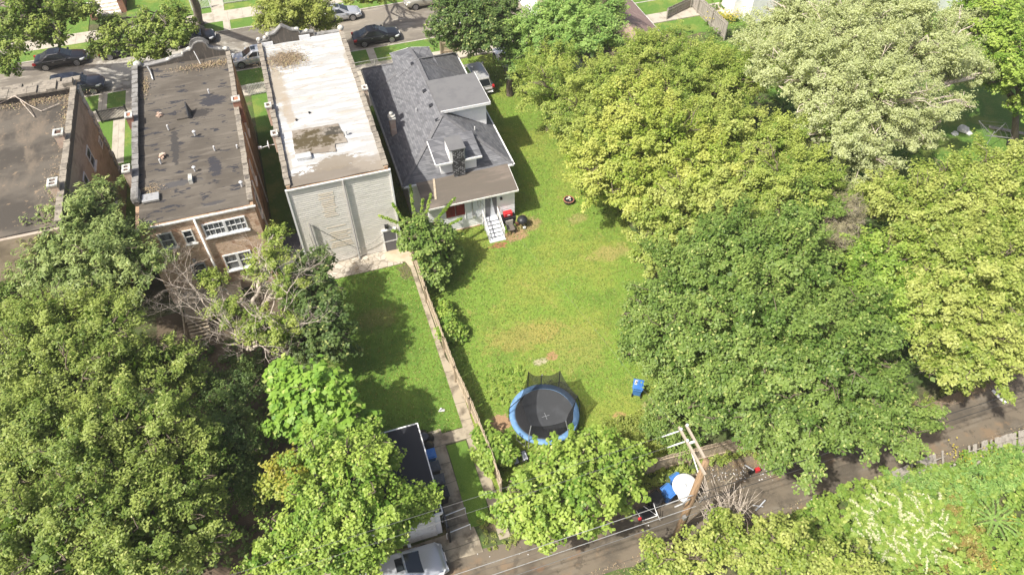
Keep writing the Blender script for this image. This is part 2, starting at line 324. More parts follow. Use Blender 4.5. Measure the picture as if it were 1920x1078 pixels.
M('old_concrete', (.34, .295, .22), layers=[('n', (.15, .125, .09), 1.1, .45, .65, .9), ('n', (.36, .32, .25), 3, .55, .75, .6), ('n', (.12, .1, .07), 2.2, .6, .7, .7), ('w', (.11, .1, .07), 1, 1.25, .035, .9)], bump=(20, .4, .02))
M('smooth_concrete', (.50, .41, .30), layers=[('n', (.38, .3, .2), .9, .45, .65, .8)], bump=(20, .2, .01))
def cells(name, base, c2, gap, scale, width):
    t = NT(name); co = t.coords()
    v = t.n('TexVoronoi', {'feature': 'DISTANCE_TO_EDGE'}, i0=co, Scale=scale); v2 = t.n('TexVoronoi', {}, i0=co, Scale=scale)
    s = t.n('SeparateColor', {}, i0=v2.outputs['Color']); c = t.mix(s.outputs[0], base, c2); c = t.mix(t.rng(t.noise(2, 5), .52, .7, 0, .7), c, (.3, .24, .16))
    f = t.rng(v.outputs[0], width*.5, width, 1.0, 0.0); c = t.mix(f, c, gap); t.put(t.b.inputs['Base Color'], c); t.b.inputs['Roughness'].default_value = .9
    t.put(t.b.inputs['Normal'], t.n('Bump', {}, Strength=.5, Distance=.02, Height=t.math('SUBTRACT', 1.0, f)).outputs[0]); MATS[name] = t.m
cells('flagstone', (.36, .32, .26), (.50, .45, .38), (.16, .13, .09), 2.4, .035)
M('paving_brick', (.10, .075, .05), brick=((.14, .1, .07), (.05, .04, .03), .22, .11, .012))
M('yard_dirt', (.12, .092, .062), layers=[('n', (.11, .085, .055), .8, .45, .65, .8), ('n', (.07, .1, .03), 1.6, .58, .7, .7)], bump=(12, .5, .04))
M('kerb', (.42, .39, .34), layers=[('n', (.25, .23, .2), 3, .45, .7, .8)])
M('roof_white', (.56, .57, .575), rough=.8, layers=[('n', (.33, .33, .32), 1.1, .40, .54, .9, (.3, 2.4, 1), 8), ('n', (.33, .29, .24), 2.2, .55, .66, .8, (.5, 1.6, 1), 8), ('n', (.22, .19, .15), 7, .6, .7, .6, (.5, 1.2, 1), 5), ('w', (.45, .42, .37), 1, .98, .05, .6),
  ('s', (.16, .13, .10), (-.7, 54.7), (1.7, 1.1), .95), ('s', (.3, .26, .2), (-1.7, 51), (.7, 3.4), .85), ('s', (.3, .25, .19), (-1.3, 48), (.4, 2.6), .7), ('s', (.28, .25, .2), (4.0, 53.5), (.35, 1.6), .7),
  ('s', (.17, .145, .115), (.3, 39.9), (6, 1.15), .95), ('s', (.2, .17, .13), (.9, 41.2), (1.9, .75), .93), ('s', (.25, .22, .18), (3.4, 40.6), (1.6, 1.0), .8), ('s', (.3, .27, .22), (-2.1, 42.5), (.35, 1.6), .8), ('s', (.34, .31, .26), (2.6, 46.6), (1.2, .2), .7), ('s', (.34, .31, .26), (.6, 49.2), (2.2, .25), .6), ('s', (.34, .31, .26), (1.4, 51.6), (2.4, .2), .6)], bump=(8, .35, .03))
M('roof_pond', (.085, .062, .03), rough=.7, layers=[('n', (.05, .045, .015), .9, .42, .56, .95), ('n', (.10, .10, .03), 2.5, .55, .7, .6), ('n', (.3, .26, .2), 1.7, .6, .7, .6)], spec=.4)
M('pond_edge', (.20, .17, .135), layers=[('s', (.065, .05, .022), (.1, 44.1), (2.2, 1.1), .95), ('s', (.05, .045, .035), (1.4, 44.6), (1.0, .6), .95), ('n', (.28, .25, .21), 2, .45, .65, .8)])
M('roof_tar', (.112, .098, .08), rough=.8, layers=[('n', (.078, .067, .054), .35, .42, .62, .85), ('n', (.165, .145, .12), 1.1, .5, .72, .7, (.35, 2.2, 1), 6), ('n', (.028, .029, .036), 1.5, .59, .60, .95, (.55, 1.6, 1), 6),
  ('s', (.035, .035, .042), (-6.5, 51.3), (1.0, .7), .95), ('s', (.035, .035, .042), (-6.8, 43.6), (.5, 1.2), .95), ('s', (.045, .042, .04), (-9.3, 46.6), (.28, 2.3), .95), ('s', (.07, .068, .07), (-9.3, 42.5), (1.5, .35), .9), ('s', (.06, .058, .06), (-7.2, 39.9), (.9, .22), .9), ('s', (.04, .036, .034), (-7.6, 50.0), (.9, .6), .95),
  ('w', (.06, .05, .042), 1, .95, .035, .7), ('n', (.36, .28, .2), 24, .68, .76, .8)], bump=(9, .35, .03))
M('roof_grey', (.11, .096, .078), layers=[('n', (.055, .048, .04), .3, .45, .6, .9, (.6, 1, 1), 6), ('n', (.16, .13, .098), .8, .5, .68, .8, (1, .4, 1), 6), ('n', (.3, .22, .14), 2.6, .6, .72, .6), ('n', (.34, .27, .19), 22, .68, .76, .7)], bump=(8, .35, .03))
M('roof_brown', (.12, .104, .086), layers=[('n', (.20, .165, .138), .8, .45, .65, .8, (.4, 1.6, 1), 6), ('n', (.15, .12, .1), 1.5, .55, .7, .6, (.4, 2, 1), 5), ('w', (.15, .12, .1), 1, .95, .02, .5)], bump=(20, .25, .02))
M('roof_slate_grey', (.15, .15, .152), layers=[('n', (.125, .125, .13), 1.2, .45, .65, .7)])
M('shingle', (.095, .097, .106), brick=((.185, .188, .2), (.085, .087, .095), .34, .085, .006), layers=[('n', (.12, .122, .135), 1.3, .45, .65, .55), ('n', (.17, .173, .18), 9, .55, .7, .4, (1, 1, 3), 3)], bump=(30, .3, .02))
M('ridge_shingle', (.15, .15, .155), layers=[('n', (.11, .11, .12), 5, .45, .6, .8)])
M('shingle_red', (.27, .185, .165), brick=((.31, .22, .195), (.19, .125, .11), .6, .2, .01), layers=[('n', (.38, .27, .24), 1.1, .5, .7, .6)])
M('shingle_tan', (.36, .30, .24), brick=((.42, .36, .30), (.25, .2, .16), .6, .2, .012))
M('brick_tan', (.76, .55, .39), brick=((.56, .35, .22), (.55, .46, .37), .24, .085, .011), layers=[('n', (.36, .19, .11), 1.6, .50, .66, .75), ('n', (.80, .70, .56), 3.6, .54, .68, .7, (1, 1, 2.2), 6), ('n', (.28, .16, .10), 7, .56, .66, .75, (1, 1, 2.5), 4), ('n', (.15, .10, .07), 9, .62, .72, .5)], bump=(14, .5, .03))
M('brick_side', (.42, .27, .17), brick=((.48, .33, .21), (.22, .18, .14), .24, .085, .011), layers=[('n', (.17, .11, .075), .8, .48, .66, .8), ('n', (.36, .28, .2), 1.4, .58, .72, .6)], bump=(14, .5, .03))
M('brick_left', (.44, .34, .24), brick=((.38, .28, .2), (.4, .34, .28), .24, .085, .011), layers=[('n', (.24, .19, .14), .5, .48, .66, .85, (1, 1, 2), 5), ('n', (.5, .4, .3), 1.1, .55, .72, .7)], bump=(14, .5, .03))
M('brick_red', (.30, .10, .06), brick=((.36, .14, .08), (.3, .25, .2), .24, .08, .012), bump=(14, .4, .02))
M('chimney_brick', (.52, .34, .25), brick=((.58, .42, .32), (.5, .44, .37), .22, .08, .014), layers=[('n', (.66, .56, .46), 3, .5, .7, .7)], bump=(20, .4, .02))
M('black_brick', (.02, .02, .022), brick=((.035, .035, .04), (.4, .4, .41), .30, .13, .018), layers=[('n', (.02, .02, .022), 4, .44, .56, .9)])
M('flue', (.10, .06, .045)); M('flue_clay', (.42, .17, .10))
M('coping', (.27, .24, .195), layers=[('n', (.14, .125, .105), 1.6, .46, .64, .85), ('n', (.4, .36, .3), 5, .55, .72, .6), ('w', (.12, .1, .09), 1, .62, .03, .9)], bump=(12, .6, .03))
M('coping_grey', (.24, .235, .225), layers=[('n', (.12, .115, .105), 1.6, .46, .64, .85), ('n', (.42, .4, .37), 5, .58, .72, .6), ('w', (.09, .08, .07), 1, .62, .03, .9)], bump=(12, .6, .03))
M('dark_parapet', (.10, .088, .075), layers=[('n', (.19, .16, .13), 2.2, .5, .7, .8, (3, 3, .6), 4), ('n', (.05, .05, .05), 4, .55, .7, .6)], bump=(12, .5, .03))
M('cast_stone', (.55, .53, .48), layers=[('n', (.25, .27, .25), 4, .46, .62, .85)], bump=(12, .4, .02))
M('white_membrane', (.72, .73, .74), rough=.6, layers=[('n', (.5, .49, .46), 3, .5, .7, .7)], bump=(4, .4, .04))
M('siding', (.76, .73, .67), rough=.6, layers=[('w', (.4, .38, .34), 2, .17, .03, .55), ('n', (.62, .59, .52), .8, .48, .68, .5, (.5, 1, 3), 5), ('n', (.36, .33, .28), 5, .6, .72, .35), ('n', (.8, .78, .73), 1.3, .5, .7, .5, (.4, 1, 4), 4)])
M('siding_patch', (.64, .56, .44), rough=.7, layers=[('n', (.66, .62, .55), 3, .5, .62, .8, (.6, 1, 6), 3)])
M('siding_white', (.86, .86, .86), rough=.5, layers=[('n', (.68, .69, .7), 1.3, .5, .7, .5)])
M('white_paint', (.80, .80, .79), rough=.5, layers=[('n', (.62, .61, .58), 5, .52, .7, .5)])
M('old_white', (.74, .73, .69), rough=.6, layers=[('n', (.5, .48, .44), 3, .5, .66, .7)])
M('grey_paint', (.42, .44, .47), rough=.5, layers=[('n', (.5, .5, .5), 4, .5, .7, .6)])
M('gutter_brown', (.32, .3, .25), rough=.6, layers=[('n', (.16, .14, .1), 1.5, .5, .7, .7)])
M('galvanised', (.50, .50, .49), rough=.45, metal=.5, layers=[('n', (.32, .3, .28), 4, .5, .7, .7)])
M('grey_pipe', (.22, .215, .2), rough=.6, layers=[('n', (.22, .21, .19), 3, .5, .7, .7)])
M('glass_dark', (.03, .035, .04), rough=.06, spec=.6, layers=[('n', (.12, .13, .14), 1.1, .5, .6, .7)])
M('glass_curtain', (.20, .21, .22), rough=.12, spec=.6, layers=[('n', (.06, .065, .07), 2.2, .48, .56, .85, (3, 3, .4), 2)])
M('screen_grey', (.13, .13, .145), rough=.5); M('door_white', (.62, .64, .68), rough=.4)
M('red_panel', (.20, .02, .02), rough=.6, layers=[('n', (.12, .015, .015), 3, .45, .65, .8, (4, 4, .3), 3)])
M('red_plastic', (.45, .03, .035), rough=.35); M('red_wood', (.42, .03, .03), rough=.6)
M('black_metal', (.018, .018, .02), rough=.45); M('black_plastic', (.025, .026, .03), rough=.4); M('grey_plastic', (.075, .08, .09), rough=.45, layers=[('n', (.12, .13, .14), 4, .5, .7, .6)])
M('blue_plastic', (.05, .17, .47), rough=.4, layers=[('n', (.10, .24, .52), 2.5, .5, .7, .6)]); M('white_plastic', (.6, .6, .6), rough=.4, layers=[('n', (.5, .5, .48), 5, .56, .7, .5)])
M('blue_pad', (.12, .24, .42), rough=.55, layers=[('n', (.22, .37, .6), 1.6, .48, .66, .8), ('n', (.07, .16, .36), 5, .58, .7, .6)], bump=(5, .5, .05))
M('mat_black', (.045, .048, .052), rough=.7, layers=[('n', (.06, .064, .07), .8, .45, .6, .8)])
M('net', (.014, .014, .016), rough=.9, alpha=.72); M('pole_grey', (.33, .34, .35), rough=.4, metal=.4)
M('wood_fence', (.46, .38, .28), layers=[('n', (.30, .24, .17), 2, .46, .64, .85, (4, 4, .35), 5), ('n', (.46, .38, .28), 5, .56, .7, .6, (4, 4, .3), 4)], bump=(18, .4, .02))
M('wood_fence_grey', (.34, .31, .27), layers=[('n', (.20, .18, .155), 2, .46, .64, .85, (4, 4, .35), 5), ('n', (.48, .45, .4), 5, .56, .7, .6, (4, 4, .3), 4)], bump=(18, .4, .02))
M('wood_dark', (.13, .09, .06), layers=[('n', (.2, .15, .1), 3, .5, .7, .7, (3, 1, 3), 4)])
M('pole_wood', (.27, .18, .105), layers=[('n', (.15, .10, .06), 3, .46, .62, .85, (5, 5, .3), 5), ('n', (.38, .28, .19), 6, .55, .7, .7, (5, 5, .25), 4)], bump=(20, .6, .03))
M('arm_wood', (.40, .34, .27), layers=[('n', (.36, .3, .24), 4, .48, .64, .8, (5, .4, 5), 4)])
M('bark', (.13, .10, .075), layers=[('n', (.2, .165, .125), 4, .45, .65, .8, (1, 1, .3), 5)], bump=(12, .8, .04))
M('bark_pale', (.52, .45, .38), layers=[('n', (.27, .23, .19), 5, .46, .64, .8)], bump=(12, .5, .02))
M('bark_grey', (.22, .19, .155), layers=[('n', (.13, .11, .09), 4, .45, .65, .8, (1, 1, .3), 5)], bump=(12, .8, .04))
M('dead_leaves', (.34, .22, .12), layers=[('n', (.2, .12, .07), 5, .45, .6, .8)])
M('wire', (.2, .2, .2), rough=.5, metal=.3); M('wire_dark', (.04, .04, .04), rough=.6); M('insulator', (.75, .75, .73), rough=.3)
M('stone_pale', (.72, .67, .6), layers=[('n', (.5, .45, .38), 3, .45, .65, .8)])
M('rubber', (.018, .018, .018), rough=.8); M('rim', (.5, .5, .52), rough=.3, metal=.8); M('car_glass', (.02, .025, .03), rough=.05, spec=.8)
M('lamp_clear', (.7, .72, .74), rough=.1, spec=.8); M('lamp_red', (.40, .015, .015), rough=.2)
for nm, c, mt in (('car_black', (.012, .013, .018), .2), ('car_navy', (.03, .035, .05), .3), ('car_silver', (.52, .54, .57), .45), ('car_white', (.74, .75, .77), .1), ('car_beige', (.40, .38, .32), .4), ('car_pale', (.50, .50, .49), .3)): M(nm, c, rough=.3, metal=mt, coat=.5, spec=.5)
leafmat('leaf_dark', (.078, .155, .026), (.155, .255, .046), (.27, .37, .09))
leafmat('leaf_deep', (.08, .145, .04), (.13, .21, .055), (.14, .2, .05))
leafmat('leaf_elm', (.095, .17, .024), (.185, .27, .045), (.37, .44, .11))
leafmat('leaf_olive', (.125, .21, .028), (.235, .33, .05), (.44, .50, .12))
leafmat('leaf_yellow', (.155, .245, .034), (.29, .375, .06), (.49, .525, .16), autumn=(.50, .36, .05))
leafmat('leaf_gold', (.165, .26, .03), (.31, .395, .052), (.55, .57, .15), autumn=(.5, .36, .05))
leafmat('leaf_bright', (.105, .22, .026), (.215, .35, .042), (.42, .53, .11), autumn=(.52, .30, .04))
leafmat('leaf_catalpa', (.11, .25, .035), (.29, .46, .06), (.26, .42, .06), trans=.38)
leafmat('leaf_silver', (.16, .25, .035), (.30, .38, .085), (.60, .65, .28), back=(.42, .47, .22), gloss=.6, fleck=((1, 1, .88), .52))
leafmat('leaf_mint', (.15, .29, .07), (.25, .41, .11), (.34, .48, .12))
leafmat('leaf_willow', (.20, .27, .04), (.33, .38, .08), (.38, .42, .11))
leafmat('leaf_weed', (.14, .26, .04), (.26, .39, .065), (.36, .45, .1), autumn=(.36, .2, .08))
leafmat('leaf_grey', (.115, .185, .045), (.215, .30, .085), (.38, .46, .17))
leafmat('leaf_twig', (.22, .2, .12), (.32, .28, .18), (.27, .25, .15), trans=.1)
leafmat('leaf_brown', (.26, .2, .12), (.36, .28, .18), (.3, .22, .14), trans=.1)
leafmat('petal_white', (.62, .62, .42), (.7, .7, .52), (.45, .52, .24)); leafmat('petal_gold', (.55, .46, .06), (.65, .52, .08), (.5, .45, .08))
leafmat('grass_blade', (.13, .21, .04), (.21, .28, .055), (.26, .28, .07), autumn=(.38, .28, .1), trans=.3)

# ------------------------------------------------------------------ setting
sheet('ground', [(-420, -200), (420, -200), (420, 520), (-420, 520)], 0, 'ground')
sheet('street', [(-200, 67.75), (200, 67.75), (200, 75.75), (-200, 75.75)], .004, 'street_asphalt')
al = [(-80, 11.9), (-10, 11.9), (5, 12.1), (14, 12.4), (25, 12.0), (37, 11.7), (60, 11.5), (120, 11.5), (120, 16.2), (60, 16.2), (42, 16.4), (33, 15.7), (25, 15.6), (17, 16.2), (10, 15.5), (3, 15.6), (-80, 15.5)]
sheet('alley', al, .008, 'alley_asphalt', .12, .8, 3)
slab('kerb', -200, 200, 67.6, 67.75, .12, 'kerb'); slab('kerb', -200, 200, 75.75, 75.9, .12, 'kerb')
slab('parkway_grass', -200, 200, 65.0, 67.6, .10, 'lawn_plain'); slab('parkway_grass', -200, 200, 75.9, 77.9, .10, 'lawn_plain')
slab('sidewalk', -200, 200, 63.2, 65.0, .11, 'concrete'); slab('sidewalk', -200, 200, 77.9, 80.1, .11, 'concrete')
for x0, x1, y0, y1, t in ((-17.95, -17.2, 65, 67.6, .114), (-15.6, -11.5, 65, 67.6, .114), (6.95, 7.7, 65, 67.6, .114), (-6.2, -5.5, 75.9, 77.9, .114), (-7.2, -5.9, 80.1, 86, .10)): slab('crossing_walk', x0, x1, y0, y1, t, 'concrete')
for x0, x1, y0, y1 in ((-60, -19.5, 80.1, 92), (-15.8, -7.2, 80.1, 92), (-5.9, 40, 80.1, 92)): slab('far_lawn', x0, x1, y0, y1, .06, 'lawn_plain')
slab('front_lawn', -17.9, -12.1, 45, 63.2, .05, 'lawn_plain'); slab('front_lawn', -4.6, -2.6, 40, 63.2, .05, 'lawn_plain'); slab('front_lawn', 4.3, 14.3, 54, 63.2, .05, 'lawn_plain')
slab('side_walk', -16.6, -15.6, 56.5, 63.2, .06, 'concrete'); slab('front_walk', 5.3, 6.4, 58, 63.2, .056, 'concrete')
lawnR = [(5.1, 17.6), (10, 17.4), (15.6, 17.6), (17.6, 21), (19.2, 27), (21.2, 34), (21.5, 40), (20.6, 50), (20.8, 63), (14.3, 63), (14.3, 54), (5.0, 54), (5.0, 37)]
lawnL = [(-4.6, 23.2), (3.1, 23.2), (4.45, 23.2), (4.45, 37.75), (-1.3, 37.75), (-4.2, 37.2), (-4.8, 30)]
sheet('back_lawn', lawnR, .03, 'lawn_right', .1, 1, 5); sheet('back_lawn', lawnL, .034, 'lawn_left', .06, 1, 6)
sheet('grass_strip', [(3.15, 16.9), (4.4, 16.9), (4.4, 22.3), (3.2, 22.3)], .036, 'lawn_left', .05, .8, 8)
sheet('far_yard', [(42, 26), (90, 24), (90, 60), (40, 58)], .03, 'lawn_plain', .4, 2, 9)
sheet('far_yard', [(36, 60), (60, 60), (60, 76), (36, 76)], .012, 'lawn_plain', .3, 2, 10)
structure('patio', MB().box(-4.3, 4.0, 37.78, 39.5, -.05, .05), 'flagstone')
pp = [(4.0, 39.45), (4.75, 39.4), (4.85, 38.3), (4.75, 37.3), (4.4, 37.2), (4.2, 37.9), (3.6, 38.0), (3.05, 38.35), (2.9, 38.9), (3.05, 39.45)]
structure('patio_apron', MB().prism(pp, -.05, .065), 'smooth_concrete')
structure('garden_path', MB().prism([(4.43, 15.8), (5.05, 15.8), (5.1, 27.2), (4.78, 28.5), (4.72, 37.3), (4.42, 37.3)], -.05, .07), 'old_concrete')
slab('garden_path', 2.0, 3.12, 16.4, 23.5, .06, 'old_concrete'); slab('garden_path', 3.12, 4.43, 22.35, 23.15, .056, 'old_concrete')
sheet('driveway', [(-6, 15.5), (3.4, 15.5), (3.3, 17.0), (-6, 17.0)], .05, 'old_concrete', .05, .6, 4)
sheet('paved_yard', [(-14, 15.6), (-6.2, 15.6), (-6.2, 19.5), (-14, 19.5)], .02, 'paving_brick')
sheet('dirt_yard', [(-13, 19.6), (-4.8, 19.6), (-4.9, 38), (-13, 38)], .016, 'yard_dirt', .2, 1, 12)

# ------------------------------------------------------------------ buildings
def ring_window(parent, face, x0, x1, z0, z1, y, glass='glass_dark', mull=1, bars=0, frame='old_white', depth=.05, sill=.12):
    """window on a wall facing -Y (face 'y') or +X (face 'x'): frame with mullions, pane, sill"""
    def pt(u, d, z): return (u, y-d, z) if face == 'y' else (y+d, u, z)
    def bx(mb, u0, u1, d0, d1, a, b): return mb.box(u0, u1, d0, d1, a, b, lambda u, d, z: pt(u, d, z))
    fw = .09; f = MB(); bx(f, x0, x0+fw, -.05, depth, z0, z1); bx(f, x1-fw, x1, -.05, depth, z0, z1); bx(f, x0+fw, x1-fw, -.05, depth-.003, z1-fw, z1); bx(f, x0+fw, x1-fw, -.05, depth-.003, z0, z0+fw)
    for i in range(1, mull): u = x0+(x1-x0)*i/mull; bx(f, u-.09, u+.09, -.05, depth+.004, z0+fw, z1-fw)
    zm = (z0+z1)/2; bx(f, x0+fw, x1-fw, -.05, depth-.02, zm-.025, zm+.025)
    for i in range(mull):
        for k in range(1, bars+1): u = x0+(x1-x0)*(i+k/(bars+1))/mull; bx(f, u-.018, u+.018, -.05, depth-.024, z0+fw, z1-fw)
    fo = f.build('window', frame, parent); g = MB(); bx(g, x0+fw*.5, x1-fw*.5, -.04, .008, z0+fw*.5, z1-fw*.5); g.build('pane', glass, fo)
    if sill: s = MB(); bx(s, x0-.08, x1+.08, -.04, sill, z0-.1, z0-.003); s.build('sill', frame, fo)
    return fo
def masonry_chimney(parent, x, y, z0, z1, sx=.42, sy=.62, flues=2, name='chimney', mat='chimney_brick'):
    c = MB().box(x-sx/2, x+sx/2, y-sy/2, y+sy/2, z0, z1).build(name, mat, parent)
    cp = MB(); w = sx/2+.05; h = sy/2+.05; t = .08
    cp.box(x-w, x+w, y-h, y-h+t*1.6, z1, z1+.1); cp.box(x-w, x+w, y+h-t*1.6, y+h, z1, z1+.1); cp.box(x-w, x-w+t*1.6, y-h+t*1.6, y+h-t*1.6, z1, z1+.1); cp.box(x+w-t*1.6, x+w, y-h+t*1.6, y+h-t*1.6, z1, z1+.1)
    if flues == 2: cp.box(x-w+t*1.6, x+w-t*1.6, y-.05, y+.05, z1, z1+.1)
    cp.build('chimney_cap', 'cast_stone', c)
    MB().box(x-w+t*1.6, x+w-t*1.6, y-h+t*1.6, y+h-t*1.6, z1+.002, z1+.02).build('flue', 'flue_clay' if mat == 'brick_red' else 'flue', c); return c
def vent(parent, x, y, z, h=.35, r=.055, cap=False, mat='galvanised', tilt=0.0):
    m = MB().tube([(x, y, z-.05), (x+tilt, y, z+h)], r, 10)
    if cap: m.lathe((x+tilt, y, z+h), [(r*2, 0), (r*2.1, .05), (r*.5, .13)], 12)
    return m.build('roof_vent', mat, parent, smooth=False)
def coping_run(mb, x0, x1, y0, y1, z0, z1, seg=.6):
    """blocks of a parapet coping along Y, height from z0 (rear) to z1 (front)"""
    n = max(1, int((y1-y0)/seg)); rr = random.Random(int(x0*10))
    for i in range(n):
        a = y0+(y1-y0)*i/n; b = y0+(y1-y0)*(i+1)/n-.02; z = z0+(z1-z0)*i/n+rr.uniform(-.015, .015); dx = rr.uniform(-.02, .02)
        mb.box(x0+dx, x1+dx, a, b, z-.12, z)
    return mb

# --- white roofed flat building with pale siding at the back
B = thing('flat_roof_building', 'narrow building with flaking white flat roof and pale grey siding on its rear wall', 'building', (.9, 39.5, 0))
RY0, RY1 = 39.5, 57.3
MB().box(-2.5, 4.25, RY0+.06, RY1, -.1, 7.35).build('wall', 'brick_side', B)
rows = []
for i in range(37): rows.append([(-2.3+6.35*j/12+0, RY0+.1+(RY1-RY0-.3)*i/36, 7.42+.5*i/36+.03*math.sin(i*1.7+j*.9)) for j in range(13)])
MB().grid(rows).build('roof', 'roof_white', B, smooth=True)
par = MB(); par.box(-2.5, -2.25, RY0+.1, RY1, 7.3, 7.55, lambda x, y, z: (x, y, z+(.6*(y-RY0)/18 if z > 7.4 else 0))); par.box(4.0, 4.25, RY0+.1, RY1, 7.3, 7.55, lambda x, y, z: (x, y, z+(.6*(y-RY0)/18 if z > 7.4 else 0)))
par.build('parapet', 'brick_side', B)
for a, b in ((-2.56, -2.2), (3.95, 4.31)): coping_run(MB(), a, b, RY0+.2, RY1-.3, 7.66, 8.22).build('coping', 'coping', B)
fp = [(-2.5, 7.3), (4.25, 7.3), (4.25, 8.05), (2.0, 8.05), (1.95, 8.38), (1.5, 8.45), (.9, 8.42), (.82, 8.75), (.3, 8.82), (-.39, 9.3), (-1.05, 8.78), (-1.5, 8.7), (-1.55, 8.35), (-2.1, 8.3), (-2.5, 8.15)]
def facade(pts, y0, y1):
    m = MB(); n = len(pts); m.v = [(x, y0, z) for x, z in pts]+[(x, y1, z) for x, z in pts]; m.f = [tuple(range(n)), tuple(range(n, 2*n))[::-1]]
    m.f += [(i, n+i, n+(i+1) % n, (i+1) % n) for i in range(n)]; return m
facade(fp, 57.15, 57.5).build('front_parapet', 'dark_parapet', B)
m = MB()
for a, b in zip(fp[2:-1], fp[3:]): m.bar((a[0], 57.32, a[1]+.03), (b[0], 57.32, b[1]+.03), .42, .1)
m.build('front_coping', 'coping_grey', B)
for q in ((1.62, 3.98, 57.08, 57.146, 7.7, 8.04), (-2.24, -1.35, 57.08, 57.146, 7.7, 8.2), (.75, 1.6, 57.08, 57.146, 7.8, 8.3)): MB().box(*q).build('parapet_flashing', 'white_membrane', B)
m = MB()
for x, z, r in ((4.15, 8.12, .26), (-2.35, 8.3, .2), (-1.55, 8.62, .2), (.72, 8.66, .2), (1.45, 8.42, .17), (-1.85, 8.42, .16)): m = MB(); m.lathe((x, 57.3, z), [(r*.4, -.1), (r*.7, 0), (r, r*.6), (r*.9, r*1.1), (r*.45, r*1.45), (.02, r*1.55)], 14); m.build('urn', 'cast_stone', B, smooth=True)
m = MB().poly([(x, y, 7.432+.5*(y-39.6)/17.6+.05) for x, y in ragged([(-1.5, 42.75), (1.2, 42.3), (1.25, 43.1), (2.15, 43.0), (1.85, 45.3), (-1.4, 45.5)], .25, .03, 3)]); m.build('roof_patch', 'pond_edge', B)
m = MB().poly([(x, y, 7.432+.5*(y-39.6)/17.6+.056) for x, y in ragged([(-1.25, 43.3), (.6, 42.9), (1.6, 43.3), (2.25, 44.2), (1.5, 45.0), (.2, 44.5), (-.6, 44.8), (-1.3, 44.3)], .4, .12, 4)]); 0
bevel(MB().box(-1.5, -.45, 42.05, 42.6, 7.45, 7.78).build('roof_hatch', 'roof_white', B), .06)
vent(B, 2.2, 43.9, 7.5, .4, .06, True, 'white_plastic'); vent(B, -.9, 46.6, 7.6, .15, .08, False, 'black_metal'); vent(B, .1, 47.2, 7.6, .15, .08, False, 'black_metal')
masonry_chimney(B, -2.6, 48.3, 6.6, 8.15, .38, .5, 1); masonry_chimney(B, -2.55, 45.0, 6.6, 8.0, .38, .5, 1); masonry_chimney(B, 4.42, 48.4, 6.6, 8.1, .34, .5, 1)
# lapped siding, a course at a time, slightly warped
m = MB(); rr = random.Random(5); nx = 16
for k in range(43):
    z = .1+k*.17; w1 = [rr.uniform(-.005, .005) for _ in range(nx+1)]
    for j in range(nx):
        xa, xb = -2.52+6.79*j/nx, -2.52+6.79*(j+1)/nx; a, b = w1[j], w1[j+1]
        if z > .1+7.25: continue
        m.poly([(xa, 39.435+a, z), (xb, 39.435+b, z), (xb, 39.455, z+.17), (xa, 39.455, z+.17)]); m.poly([(xa, 39.5, z), (xb, 39.5, z), (xb, 39.435+b, z), (xa, 39.435+a, z)])
sd = m.build('siding', 'siding', B)
for cx, cz, hw, hz, s in ((-.16, 5.45, .5, 1.15, 1), (.12, 2.5, .72, 1.15, 2)):
    m = MB(); rr = random.Random(s)
    for k in range(int(2*hz/.17)):
        z = round((cz-hz)/.17)*.17+.1+k*.17; a = cx-hw*rr.uniform(.7, 1.1); b = cx+hw*rr.uniform(.7, 1.15); h0 = rr.uniform(.03, .1); m.poly([(a, 39.42, z+h0), (b, 39.42, z+h0), (b, 39.44, z+.15), (a, 39.44, z+.15)]) if rr.random() < .85 else 0
    m.build('siding_patch', 'siding_patch', B)
MB().box(-2.62, -2.5, 39.36, 39.55, 0, 7.4).build('corner_trim', 'white_paint', B); MB().box(4.25, 4.36, 39.36, 39.55, 0, 7.4).build('corner_trim', 'white_paint', B)
MB().box(-2.6, 4.34, 39.3, 39.40, 7.38, 7.46).build('gutter', 'old_white', B)
MB().tube([(1.12, 39.32, 7.4), (1.12, 39.3, .15), (1.12, 39.1, .08)], .075, 10).build('downspout', 'grey_pipe', B, smooth=True)
MB().tube([(-1.72, 39.3, 4.3), (-1.62, 39.3, .5), (-1.62, 39.3, .3)], .07, 10).build('service_mast', 'grey_pipe', B, smooth=True)
MB().box(-1.74, -1.48, 39.18, 39.4, 1.4, 1.75).build('meter_box', 'galvanised', B)
d = MB().box(3.12, 4.0, 39.3, 39.44, .05, 2.05).build('door', 'screen_grey', B)
m = MB().box(3.05, 3.12, 39.28, 39.44, .05, 2.15).box(4.0, 4.07, 39.28, 39.44, .05, 2.15).box(3.12, 4.0, 39.28, 39.44, 2.05, 2.15).box(3.12, 4.0, 39.285, 39.3, 1.0, 1.07); m.build('door_frame', 'white_paint', d)
MB().box(3.3, 3.55, 39.2, 39.43, 2.35, 2.6).build('wall_lamp', 'black_metal', B)
m = MB(); 
for a, b, sag in (((-1.7, 39.28, 4.25), (1.05, 39.28, 1.1), -.1), ((-1.55, 39.3, .7), (1.1, 39.3, 1.0), -.35), ((1.1, 39.3, 1.0), (3.1, 39.3, 1.9), -.25), ((-1.9, 39.3, 3.4), (-1.75, 39.3, 1.5), 0), ((-1.3, 39.3, 2.9), (-1.1, 39.3, 1.6), -.1)):
    m.tube([Vector(a).lerp(Vector(b), t/8)+Vector((0, 0, sag*math.sin(PI*t/8))) for t in range(9)], .018, 5)
m.build('cable', 'grey_pipe', B)
t = thing('satellite_dish', 'white satellite dish on the left wall of the white roofed building', 'satellite dish', (-2.9, 46, 6.5))
